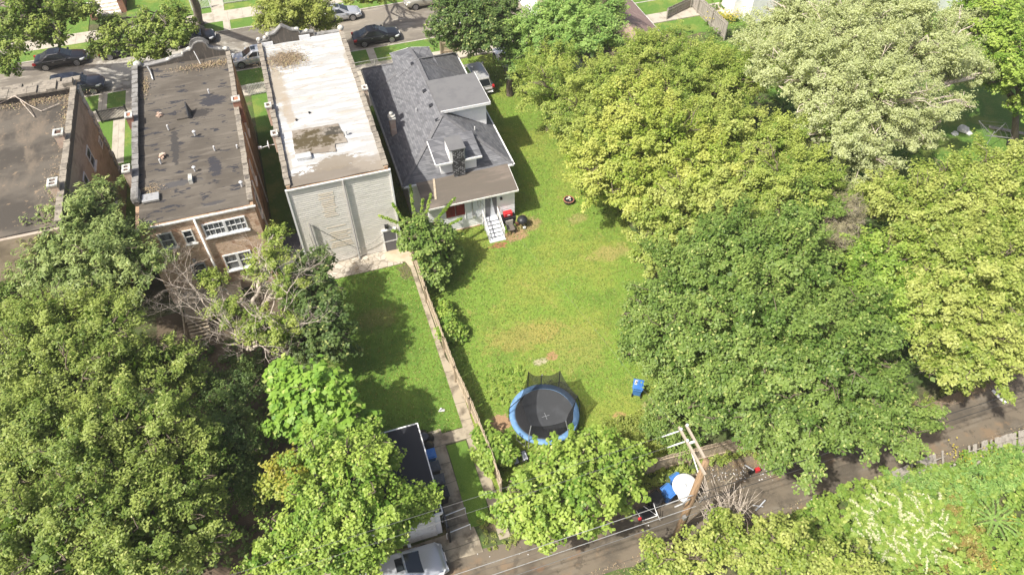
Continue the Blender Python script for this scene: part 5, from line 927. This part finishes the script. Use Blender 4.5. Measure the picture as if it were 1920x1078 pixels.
# right hand side, lower big dark tree and its neighbours
tree('broadleaf_tree', 'large dark green tree in the right foreground overhanging the alley', [(1205, 590, 4.2, 50), (1200, 650, 3.8, 42), (1310, 560, 6.2, 118), (1290, 660, 5.2, 110), (1420, 640, 7, 150), (1400, 760, 5.5, 120), (1540, 700, 6.8, 150), (1500, 800, 5.2, 105), (1640, 770, 5.6, 100), (1300, 740, 4.2, 70), (1590, 620, 6.6, 110)], (1470, 745), 'maple', 'leaf_dark', trunk_r=.45, seed=1, twigs=14)
tree('broadleaf_tree', 'mid green tree behind the large dark foreground tree', [(1370, 480, 7.5, 105), (1460, 500, 7.8, 110), (1500, 420, 7.6, 80), (1440, 570, 7.4, 90)], None, 'maple', 'leaf_dark', seed=2)
tree('broadleaf_tree', 'vivid green tree between the dark foreground tree and the yellow ones', [(1640, 500, 7, 75), (1600, 570, 6.8, 75), (1680, 570, 6.5, 70), (1610, 470, 7.2, 55)], None, 'maple', 'leaf_bright', seed=3)
tree('broadleaf_tree', 'broad yellow green tree above the alley at the right edge', [(1760, 480, 7.4, 105), (1840, 520, 7.6, 120), (1760, 580, 6.5, 100), (1830, 640, 5.6, 100), (1770, 690, 4.6, 60), (1900, 600, 6, 90), (1890, 450, 7.6, 90)], (1830, 640), 'maple', 'leaf_yellow', trunk_r=.38, seed=4, twigs=10)
tree('broadleaf_tree', 'yellow green tree with pale bare twigs below the far right lawn', [(1790, 360, 8.2, 85), (1870, 370, 8.2, 90), (1720, 400, 8, 80), (1900, 320, 7, 60), (1660, 370, 7.6, 60)], None, 'maple', 'leaf_yellow', seed=5, twigs=36)
# middle right group by the lawn
tree('broadleaf_tree', 'golden green tree whose low branches reach the right lawn', [(1150, 300, 5.6, 92), (1250, 270, 7.2, 105), (1220, 370, 5.4, 85), (1120, 340, 4.0, 60), (1330, 330, 6.8, 95), (1190, 190, 7.2, 70)], (1240, 400), 'maple', 'leaf_gold', trunk_r=.35, seed=6, twigs=6)
tree('broadleaf_tree', 'bright yellow green tree bordering the middle of the right lawn', [(1250, 440, 4.8, 75), (1310, 400, 6.2, 95), (1230, 480, 3.6, 45), (1400, 370, 7, 95), (1340, 260, 7.4, 85)], (1300, 470), 'maple', 'leaf_yellow', seed=7, twigs=8)
tree('broadleaf_tree', 'speckled olive green tree at the centre of the right hand wood', [(1480, 350, 8, 95), (1420, 440, 7.4, 60), (1540, 380, 7.4, 70), (1470, 270, 8, 70)], None, 'fine', 'leaf_olive', seed=8, twigs=6)
tree('broadleaf_tree', 'olive green tree with a yellowing edge above the upper lawn', [(1060, 180, 5.2, 80), (1110, 230, 5.2, 75), (1010, 160, 4.2, 50), (1140, 160, 6.4, 70), (1060, 240, 3.8, 45, .25), (1030, 125, 5.5, 55)], (1090, 240), 'fine', 'leaf_olive', seed=9)
tree('broadleaf_tree', 'olive green tree below the red roof in the upper right wood', [(1230, 120, 6.6, 75), (1190, 110, 6.5, 50), (1290, 160, 7, 85), (1320, 110, 6, 50), (1370, 150, 7, 75), (1260, 200, 6.6, 60), (1225, 78, 5.6, 36), (1265, 82, 5.4, 32)], None, 'fine', 'leaf_olive', seed=10)
tree('silver_poplar', 'tall pale silvery leaved tree at the upper right', [(1500, 130, 10.5, 105), (1580, 70, 11, 100), (1620, 170, 10, 115), (1700, 90, 9, 105), (1560, 240, 9, 85), (1690, 220, 7.8, 85), (1780, 120, 7, 70), (1620, 290, 7.6, 70), (1720, 260, 7, 45), (1800, 195, 6, 24), (1840, 140, 7, 24), (1440, 90, 8.6, 70), (1820, 50, 7.6, 50), (1660, 20, 11, 90), (1500, 30, 10, 80)], (1560, 330), 'fine', 'leaf_silver', bark='bark_pale', trunk_r=.5, seed=11, twigs=16, gaps=.8)
tree('broadleaf_tree', 'dark rich green tree filling the top right corner', [(1880, 60, 8, 75), (1910, 130, 7, 62), (1870, 150, 6, 38), (1915, 200, 4.6, 30), (1830, 20, 8, 50), (1960, 120, 8, 90)], (1900, 270), 'broad', 'leaf_bright', seed=12)
tree('compound_leaf_tree', 'mint green feathery leaved tree at the top centre', [(1060, 35, 7.2, 75), (1110, 70, 6.6, 60), (1000, 60, 6.4, 55), (1040, 90, 5.8, 60), (1130, 15, 7, 50), (975, 110, 4.6, 40)], None, 'plume', 'leaf_mint', seed=13)
tree('broadleaf_tree', 'dark green street tree above the tan board fence', [(860, 25, 7.5, 60), (910, 55, 7, 55), (830, 60, 5.4, 38), (930, 10, 7.5, 55), (880, 80, 4.6, 36)], (888, 95), 'broad', 'leaf_deep', seed=14)
tree('conifer', 'bluish green drooping tree beside the white car on the upper lawn', [(965, 95, 4.6, 40), (975, 130, 3.2, 34), (950, 60, 5.6, 40)], None, 'plume', 'leaf_deep', seed=15)
tree('dead_bush', 'brown dried shrub among the right hand treetops', [(1585, 415, 8.2, 36), (1570, 450, 7.8, 30), (1590, 380, 8.2, 24)], None, 'twig', 'leaf_twig', bark='bark_grey', seed=16, gaps=1.2, twigs=40)
# left side
tree('broadleaf_tree', 'feathery light green tree between the left building and the bare tree', [(150, 420, 7.6, 80), (110, 470, 7.2, 70), (200, 470, 7.2, 80), (260, 500, 6.4, 60), (90, 510, 6.6, 55), (170, 530, 6.2, 80), (190, 370, 7.2, 40)], (190, 520), 'plume', 'leaf_grey', trunk_r=.35, seed=21)
tree('broadleaf_tree', 'small dark green tree at the left edge below the flat roof', [(30, 440, 6, 42), (15, 500, 5, 45), (60, 410, 6.2, 26), (10, 560, 5, 50), (60, 490, 6, 34)], None, 'fine', 'leaf_dark', seed=22)
tree('broadleaf_tree', 'dense olive tree left of the wooden porch', [(110, 620, 8, 100), (200, 610, 8, 75), (60, 680, 8, 95), (220, 690, 7.6, 80), (140, 720, 8, 90), (310, 680, 6.6, 62), (350, 700, 5.4, 50), (20, 600, 7, 45)], (230, 730), 'fine', 'leaf_elm', trunk_r=.45, seed=23, twigs=6)
tree('broadleaf_tree', 'broad olive tree in the left middle of the lower left wood', [(60, 800, 8.6, 105), (170, 830, 8.8, 100), (280, 800, 8, 95), (350, 830, 7, 64), (250, 890, 8, 85), (30, 890, 8, 62)], (220, 880), 'fine', 'leaf_elm', trunk_r=.45, seed=24, twigs=6)
tree('broadleaf_tree', 'dense olive tree filling the bottom left corner', [(60, 990, 8.6, 110), (170, 960, 8.8, 95), (280, 960, 8, 90), (350, 930, 7, 75), (370, 1010, 6.6, 75), (250, 1050, 8, 90), (110, 1070, 8.6, 90), (390, 870, 6, 50)], (240, 1040), 'fine', 'leaf_elm', trunk_r=.45, seed=25)
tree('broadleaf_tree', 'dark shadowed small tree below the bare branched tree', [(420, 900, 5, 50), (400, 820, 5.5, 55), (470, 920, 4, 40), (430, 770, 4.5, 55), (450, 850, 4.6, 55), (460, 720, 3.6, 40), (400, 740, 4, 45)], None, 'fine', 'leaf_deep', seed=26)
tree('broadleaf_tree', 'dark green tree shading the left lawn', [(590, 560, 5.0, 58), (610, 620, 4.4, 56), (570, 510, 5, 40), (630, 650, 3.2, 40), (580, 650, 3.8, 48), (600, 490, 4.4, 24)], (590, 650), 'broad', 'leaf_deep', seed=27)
B = tree('half_dead_tree', 'half dead tree with tangled bare grey branches behind the brick building', [(500, 500, 6.4, 44), (540, 540, 6, 40), (480, 610, 5.2, 42), (530, 620, 5.2, 40), (430, 580, 5.4, 32), (515, 445, 6.4, 24), (400, 530, 5.6, 24)], (480, 640), 'fine', 'leaf_olive', bark='bark_pale', seed=28, gaps=.34)
mb = MB(); rr = random.Random(44)
def grow(a, d, L, r, depth):
    pts = [a]; p = a.copy(); v = d.normalized()
    for i in range(4): v = (v+Vector((rr.gauss(0, .22), rr.gauss(0, .22), rr.gauss(.04, .16)))).normalized(); p = p+v*L/4; pts.append(p.copy())
    mb.tube(pts, [r*(1-.16*i) for i in range(5)], 5)
    if depth:
        for k in range(3): q = pts[rr.choice((2, 3, 4))]; grow(q, v+Vector((rr.gauss(0, .65), rr.gauss(0, .65), rr.gauss(.05, .35))), L*.68, r*.52, depth-1)
f0 = at(470, 650, 3.0)
for tx, ty, z in ((350, 545, 5.6), (385, 590, 5.0), (420, 520, 6.2), (560, 570, 6.4), (450, 650, 4.6), (395, 640, 4.6), (520, 500, 7), (575, 620, 5.6), (440, 600, 6.4), (480, 560, 6.8), (360, 570, 5.0), (500, 650, 5.6), (330, 600, 4.4), (400, 560, 6.0), (430, 630, 5.6), (540, 520, 6.6), (380, 530, 5.4)):
    e = at(tx, ty, z); q0 = f0+Vector((rr.uniform(-.3, .3), rr.uniform(-.3, .3), 0)); mid = q0.lerp(e, .5); mb.tube([q0, q0.lerp(e, .3)+Vector((0, 0, .2)), mid], [.1, .07, .055], 6); grow(mid, e-mid, (e-mid).length*1.0, .04, 4)
mb.build('bare_branches', 'bark_pale', B)
T_ = tree('catalpa_tree', 'catalpa tree with big heart shaped bright leaves behind the garage', [(600, 740, 5.6, 66), (550, 770, 5.2, 48), (640, 790, 4.8, 48), (545, 720, 5.4, 36), (600, 800, 4.6, 50), (680, 800, 3.8, 26), (530, 700, 5.6, 26)], None, 'catalpa', 'leaf_catalpa', seed=29)
tree('maple_tree', 'bright green tree with an orange patch leaning over the black garage', [(600, 860, 6.2, 58), (660, 900, 6.6, 78), (712, 862, 5.6, 42), (700, 970, 6.2, 70), (600, 960, 6.2, 75), (540, 880, 5.8, 36, .5), (520, 910, 5.2, 30, .25), (755, 935, 4.8, 34), (640, 1030, 6, 65), (530, 1010, 5.4, 50), (690, 1045, 5.2, 42), (560, 1060, 5.6, 45), (690, 820, 5.4, 32), (500, 1060, 5, 40), (800, 935, 4.4, 20), (780, 962, 4.6, 22), (735, 1000, 4.6, 22)], (640, 1000), 'maple', 'leaf_bright', trunk_r=.36, seed=30, twigs=3)
p0 = at(760, 930, 4.8)
R_ = bpy.data.objects[T_.name]
tree('broadleaf_tree', 'large tree over the street at the top left corner', [(50, 30, 8.5, 62), (20, 85, 7.6, 48), (100, 70, 7, 36), (130, 25, 8, 42), (60, 0, 9, 50), (170, 20, 7.6, 22), (15, 130, 6.6, 22)], (-60, 130), 'broad', 'leaf_elm', bark='bark_grey', trunk_r=.4, seed=31, gaps=.5, twigs=6)
L = tree('street_tree', 'leaning street tree spreading over the black parked cars', [(330, 70, 6.4, 40), (280, 50, 6.8, 40), (230, 75, 5.8, 40), (270, 90, 5.4, 36), (190, 90, 5, 30), (330, 35, 7, 32), (210, 50, 6, 26), (300, 100, 4.6, 22)], (378, 60), 'broad', 'leaf_elm', bark='bark_grey', trunk_r=.42, seed=32, gaps=.75)
t = thing('tree_trunk', 'thick dark street tree trunk rising out of the top edge', 'tree', at(375, 48)); a = at(375, 48); tp = at(352, -30, 9)
MB().tube([a, a+Vector((0, 0, .4)), a.lerp(tp, .5)+Vector((.2, 0, 0)), tp], [.62, .42, .36, .3], 12).build('trunk', 'bark_grey', t, smooth=True)
C_ = np.array([list(tp+Vector((rng.normal()*1.5, rng.normal()*1.5, 1.5+rng.normal()))) for _ in range(60)]); leaf_object('crown', *spray_points(C_, np.tile([[0, 0, 1.]], (60, 1)), 'broad', 1.2), 'leaf_dark', t)
tree('willow_tree', 'yellow green hanging leaved street tree behind the white roof\'s parapet', [(520, 20, 6.6, 42), (560, 15, 6.8, 42), (600, 20, 6.4, 36), (500, 40, 5.4, 28), (560, 50, 5.2, 32), (610, 45, 4.8, 26), (540, -10, 7.4, 50)], (550, 70), 'plume', 'leaf_willow', seed=33)
tree('street_tree', 'small light tree at the top edge beyond the beige SUV', [(690, -5, 4, 24), (720, -10, 4, 20), (655, -5, 4.6, 18)], (690, -30), 'broad', 'leaf_willow', seed=34)
# near the fence and the trampoline
T1 = tree('young_tree', 'young tree with upright leafy shoots beside the fence at the house', [(785, 430, 3.6, 38), (800, 465, 3.2, 40), (830, 445, 2.8, 30), (770, 455, 3.0, 24), (820, 500, 2.0, 26), (815, 520, 1.3, 20), (845, 480, 1.6, 20)], (812, 500), 'broad', 'leaf_dark', trunk_r=.12, seed=35, gaps=1.0)
ln = [((775, 395, 3.9), (769, 345, 5.0)), ((765, 425, 3.6), (712, 405, 4.2)), ((800, 400, 3.9), (808, 363, 4.8)), ((820, 410, 3.6), (852, 372, 4.4)), ((760, 420, 3.6), (730, 372, 4.6)), ((790, 400, 3.9), (793, 372, 4.8)), ((835, 425, 3.0), (865, 410, 3.4)), ((760, 440, 3.2), (735, 432, 3.6))]
shoots(T1, 'leaf_bright', [(at(*a), at(*b)) for a, b in ln], 'maple', .34)
tree('shrub', 'green shrub growing against the fence on the right lawn', [(836, 596, 1.0, 15), (850, 612, .8, 14), (838, 624, .7, 12), (862, 622, .45, 9), (832, 575, .6, 9)], None, 'broad', 'leaf_bright', trunk_r=.05, seed=36)
T2 = tree('broadleaf_tree', 'leafy bright green tree in front of the trampoline', [(1060, 880, 4.2, 62), (1000, 930, 4.2, 60), (1090, 940, 4.2, 68), (1010, 990, 3.4, 42), (1140, 870, 3.8, 52), (960, 960, 3.6, 42), (1160, 920, 3.2, 46), (1110, 830, 3.2, 36), (1180, 860, 3.0, 32)], (1070, 925), 'broad', 'leaf_bright', trunk_r=.2, seed=37)
ln = [((1010, 850, 3.6), (1002, 815, 4.0)), ((1040, 840, 3.8), (1038, 808, 4.2)), ((1180, 880, 3.4), (1232, 862, 3.6)), ((950, 930, 3.6), (900, 925, 3.8)), ((1070, 830, 3.8), (1072, 795, 4.4)), ((930, 980, 3.2), (895, 960, 3.2))]
shoots(T2, 'leaf_bright', [(at(*a), at(*b)) for a, b in ln], 'broad', .4)
tree('shrub', 'low green bush filling the corner between fence and trampoline', [(925, 835, 1.0, 30), (915, 860, .9, 26), (945, 850, .9, 22), (905, 815, .7, 14)], None, 'broad', 'leaf_bright', trunk_r=.05, seed=38)
tree('shrub', 'bushy growth between the blue lawn bin and the back fence', [(1240, 770, 1.4, 26), (1255, 810, 1.6, 30), (1225, 800, 1.0, 18), (1290, 830, 1.2, 22)], None, 'fine', 'leaf_dark', trunk_r=.06, seed=39)
# bottom right
tree('broadleaf_tree', 'yellow green treetops at the bottom edge right of the pole', [(1330, 1030, 3.6, 50), (1410, 1040, 4.0, 55), (1480, 1040, 4.2, 58), (1260, 1060, 3.2, 38), (1560, 1060, 3.8, 52), (1360, 985, 3.0, 26), (1440, 1000, 3.4, 34), (1230, 1030, 3.0, 20), (1620, 1070, 3, 40)], (1430, 1060), 'maple', 'leaf_yellow', trunk_r=.2, seed=41, twigs=26)
t = thing('dead_brush', 'bare pinkish dead brush beside the utility pole', 'dead shrub', at(1360, 990)); mb = MB(); rr = random.Random(77); b0 = at(1365, 1000, .2)
for i in range(34):
    e = at(rr.uniform(1300, 1410), rr.uniform(880, 960), rr.uniform(2.2, 3.8)); q0 = b0+Vector((rr.uniform(-.6, .6), rr.uniform(-.5, .5), 0)); mid = q0.lerp(e, .55)+Vector((rr.uniform(-.4, .4), rr.uniform(-.3, .3), .4)); mb.tube([q0, q0.lerp(mid, .5), mid, mid.lerp(e, .5), e], [.035, .03, .024, .018, .01], 4)
    for k in range(3): d = Vector((rr.gauss(0, 1), rr.gauss(0, 1), rr.gauss(.2, .6))).normalized(); mb.tube([mid, mid+d*.5, mid+d*1.0+Vector((rr.gauss(0, .2), 0, 0))], [.015, .011, .006], 4)
mb.build('branches', 'bark_pale', t)
G = [(at(x, y).x, at(x, y).y) for x, y in ((1500, 960), (1560, 925), (1650, 895), (1740, 885), (1830, 855), (1960, 800), (2050, 1150), (1400, 1150), (1450, 1060))]
scatter('weeds', 'thick green weeds covering the slope below the alley', G, 1500, 1.0, 'broad', 'leaf_weed', .8, 51)
scatter('weeds', 'olive brown tinged weeds in the lower right corner', [(at(x, y).x, at(x, y).y) for x, y in ((1700, 980), (1800, 940), (1850, 1078), (1700, 1078))], 160, 1.1, 'fine', 'leaf_weed', .7, 52, tint_b=.8)
scatter('weeds', 'fine leaved light green weeds beside the fallen fence', [(at(x, y).x, at(x, y).y) for x, y in ((1640, 900), (1760, 890), (1900, 850), (1960, 900), (1800, 960), (1660, 960))], 420, 1.3, 'plume', 'leaf_mint', .6, 53)
t = thing('sapling', 'feathery palm shaped sapling among the weeds at the lower right', 'sapling', at(1865, 970)); c = at(1865, 975, 1.6); P_, N_, L_, W_, T_2 = [], [], [], [], []
mb = MB()
for k in range(9):
    a = k*.7+.2; d = Vector((math.cos(a), math.sin(a), .15)); mb.tube([c, c+d*.6+Vector((0, 0, .1)), c+d*1.2-Vector((0, 0, .05))], .012, 4)
    for i in range(13):
        q = .12+i*.085; b_ = c+d*q+Vector((0, 0, .12*math.sin(q*2.6))); s = Vector((-d.y, d.x, 0))
        for sg in (-1, 1): P_.append(b_+s*sg*.12); 
leafP = np.array([list(v) for v in P_]); n = len(leafP); leaf_object('fronds', leafP, rng.normal(size=(n, 3))*.15+np.array([0, 0, 1]), np.full(n, .26), np.full(n, .09), rng.uniform(0, 1, (n, 3))*np.array([1, 1, 0]), 'leaf_mint', t); mb.tube([at(1865, 970), c], .03, 5).build('stem', 'bark', t)
# knotweed with rows of white flowers
t = thing('flowering_shrub', 'arching shrub with rows of creamy white flowers at the bottom right', 'flowering shrub', at(1650, 1010)); mb = MB(); rr = random.Random(8); FP = []; LP = []
for i in range(70):
    a0 = at(rr.uniform(1590, 1740), rr.uniform(975, 1078)); a0.z = 1.15; an_ = rr.uniform(.2, 2.6)*rr.choice((1, 1, -1)); L_ = rr.uniform(.7, 1.4); d = Vector((math.cos(an_), math.sin(an_), 0)); pts = [a0+d*L_*q+Vector((0, 0, .5+.6*math.sin(q*2.4))) for q in (0, .25, .5, .75, 1)]; mb.tube(pts, .012, 4)
    for q in range(48): u = min(3.99, q/48*4); k = int(u); p = pts[k].lerp(pts[min(4, k+1)], u-k); FP.append(list(p+Vector((rr.gauss(0, .035), rr.gauss(0, .035), .04)))); 
    for q in range(10): LP.append(list(pts[rr.randrange(5)]+Vector((rr.gauss(0, .2), rr.gauss(0, .2), -.1))))
mb.build('stems', 'leaf_weed', t); FP = np.array(FP); n = len(FP); leaf_object('flowers', FP, rng.normal(size=(n, 3))*.6+np.array([0, 0, 1]), np.full(n, .12), np.full(n, .10), rng.uniform(0, 1, (n, 3))*np.array([1, 1, 0]), 'petal_white', t)
LP = np.array(LP); leaf_object('leaves', *spray_points(LP, np.tile([[0, 0, 1.]], (len(LP), 1)), 'broad', .45), 'leaf_weed', t)
for k, (px, py) in enumerate(((1790, 840), (1812, 862), (1850, 850), (1895, 975), (1866, 1060))):
    p = at(px, py, .9); n = 26; tag(leaf_object('yellow_flowers', np.array(p)+rng.normal(size=(n, 3))*np.array([.2, .2, .1]), rng.normal(size=(n, 3))*.4+np.array([0, 0, 1]), np.full(n, .12), np.full(n, .1), rng.uniform(0, 1, (n, 3))*np.array([1, 1, 0]), 'petal_gold'), ['yellow flower cluster at the alley edge above the fallen fence', 'yellow flower cluster on the fallen fence', 'yellow flower cluster right of the fallen fence', 'yellow flower cluster by the feathery sapling', 'orange yellow flower cluster at the bottom edge'][k], 'flowers', None, 'stuff')
p = at(1360, 28, .8); n = 500; tag(leaf_object('yellow_flowers', np.array(p)+rng.normal(size=(n, 3))*np.array([1.0, .5, .2]), rng.normal(size=(n, 3))*.4+np.array([0, 0, 1]), np.full(n, .16), np.full(n, .12), rng.uniform(0, 1, (n, 3))*np.array([1, 1, 0]), 'petal_gold'), 'broad bed of yellow flowers by the white house at the top', 'flowers', None, 'stuff')
scatter('weeds', 'dark garden plants around the yellow flower bed', [(at(x, y).x, at(x, y).y) for x, y in ((1325, 12), (1400, 12), (1400, 45), (1325, 50))], 60, .8, 'broad', 'leaf_dark', .8, 61)
scatter('weeds', 'mixed weeds on the lawn left of the trampoline', [(at(x, y).x, at(x, y).y) for x, y in ((915, 690), (985, 690), (990, 730), (950, 765), (905, 750))], 90, .22, 'broad', 'leaf_bright', .42, 62)
scatter('weeds', 'weeds and brush along the back fence of the right lawn', [(at(x, y).x, at(x, y).y) for x, y in ((1120, 800), (1235, 760), (1290, 800), (1330, 850), (1240, 870), (1150, 850))], 260, .5, 'fine', 'leaf_weed', .6, 63, tint_b=.3)
scatter('weeds', 'weeds growing along the foot of the back fence by the alley bins', [(12.5, 16.0), (20, 16.0), (26, 15.6), (26, 16.6), (19.8, 16.8), (12.5, 16.9)], 200, .45, 'broad', 'leaf_weed', .5, 64, tint_b=.2)
scatter('weeds', 'shaded undergrowth below the right hand trees', [(20.5, 18), (44, 17.5), (49, 30), (47, 60), (22, 62), (21.5, 35)], 1500, .9, 'broad', 'leaf_dark', 1.1, 65)
scatter('weeds', 'undergrowth of the lower left wood', [(-24, 16), (-5.5, 19.8), (-5.2, 34), (-24, 36)], 1000, .8, 'broad', 'leaf_deep', 1.0, 66)
scatter('weeds', 'grassy tuft strip between the driveway and the leafy tree', [(3.5, 15.3), (6, 15.2), (7, 17.5), (3.6, 17.5)], 60, .2, 'fine', 'leaf_weed', .45, 67, tint_b=.3)
for lab, poly, n, sd in (('short grass blades over the right lawn', lawnR, 60000, 71), ('short grass blades over the left lawn', lawnL, 17000, 72)):
    r = np.random.default_rng(sd); poly_ = np.array(poly); lo, hi = poly_.min(0), poly_.max(0); P_ = r.uniform(lo, hi, (n*2, 2)); ins = np.zeros(len(P_), bool); j = len(poly_)-1
    for i in range(len(poly_)):
        c_ = ((poly_[i, 1] > P_[:, 1]) != (poly_[j, 1] > P_[:, 1])) & (P_[:, 0] < (poly_[j, 0]-poly_[i, 0])*(P_[:, 1]-poly_[i, 1])/(poly_[j, 1]-poly_[i, 1]+1e-9)+poly_[i, 0]); ins ^= c_; j = i
    P_ = P_[ins][:n]; m_ = len(P_); f_ = np.sin(P_[:, 0]*.9)*np.sin(P_[:, 1]*.7+1)+r.normal(size=m_)*.5
    if sd == 71:   # bare earth by the trampoline keeps no grass
        k_ = ((P_[:, 0]-6.6)/1.0)**2+((P_[:, 1]-22.7)/.8)**2 > 1; P_ = P_[k_]; f_ = f_[k_]; m_ = len(P_)
    tag(leaf_object('grass', np.column_stack([P_, np.full(m_, .06)]), r.normal(size=(m_, 3))*.7+np.array([0, 0, .6]), r.uniform(.07, .16, m_), r.uniform(.03, .06, m_), np.column_stack([r.uniform(0, 1, m_), np.clip(f_*.5+.3, 0, 1), np.where(r.uniform(size=m_) < .12, .8, 0)]), 'grass_blade'), lab, 'grass', None, 'stuff')

scatter('weeds', 'patches of broad leaved weeds over the right lawn', [(6, 19), (18, 24), (19, 36), (14.5, 45), (14.5, 37), (6, 36)], 90, .06, 'broad', 'leaf_weed', .3, 81)
scatter('weeds', 'clover patches along the fence foot on the right lawn', [(5.4, 19), (6.3, 19), (6.2, 37), (5.1, 37)], 90, .14, 'broad', 'leaf_bright', .32, 82)

scatter('weeds', 'low weeds creeping over the lower edge of the alley', [(4, 11.4), (27, 11.4), (27, 12.15), (16, 12.3), (4, 12.0)], 260, .3, 'fine', 'leaf_weed', .5, 83, tint_b=.15)
scatter('weeds', 'thin weeds along the upper edge of the alley at the right', [(20, 15.3), (44, 15.6), (44, 16.6), (20, 16.4)], 170, .3, 'fine', 'leaf_weed', .5, 84, tint_b=.25)
for lab, x0, x1, y0, y1, n in (('fallen leaves and grit along the upper alley edge', 5, 42, 15.0, 16.2, 2200), ('fallen leaves and grit along the lower alley edge', 4, 40, 11.9, 12.7, 1300)):
    P_ = np.stack([rng.uniform(x0, x1, n), rng.uniform(0, 1, n)**(.7 if y0 > 14 else 1.4)*(y1-y0)+y0, np.full(n, .025)+rng.uniform(0, .02, n)], 1)
    tag(leaf_object('leaf_litter', P_, rng.normal(size=(n, 3))*.25+np.array([0, 0, 1]), rng.uniform(.04, .12, n), rng.uniform(.03, .07, n), rng.uniform(0, 1, (n, 3))*np.array([1, 1, 0]), 'leaf_brown'), lab, 'leaf litter', None, 'stuff')

# ------------------------------------------------------------------ thin summer haze
hz = MB().box(-430, 430, -210, 530, -1.2, 41.5)
mh = bpy.data.materials.new('haze'); mh.use_nodes = True; tr_ = mh.node_tree; tr_.nodes.remove(tr_.nodes['Principled BSDF']); pv = tr_.nodes.new('ShaderNodeVolumePrincipled')
pv.inputs['Color'].default_value = (.95, .95, .9, 1); pv.inputs['Density'].default_value = .0003; tr_.links.new(pv.outputs[0], tr_.nodes['Material Output'].inputs['Volume'])
tag(hz.build('haze', mh), 'thin summer haze over the whole neighbourhood', 'haze', None, 'stuff')
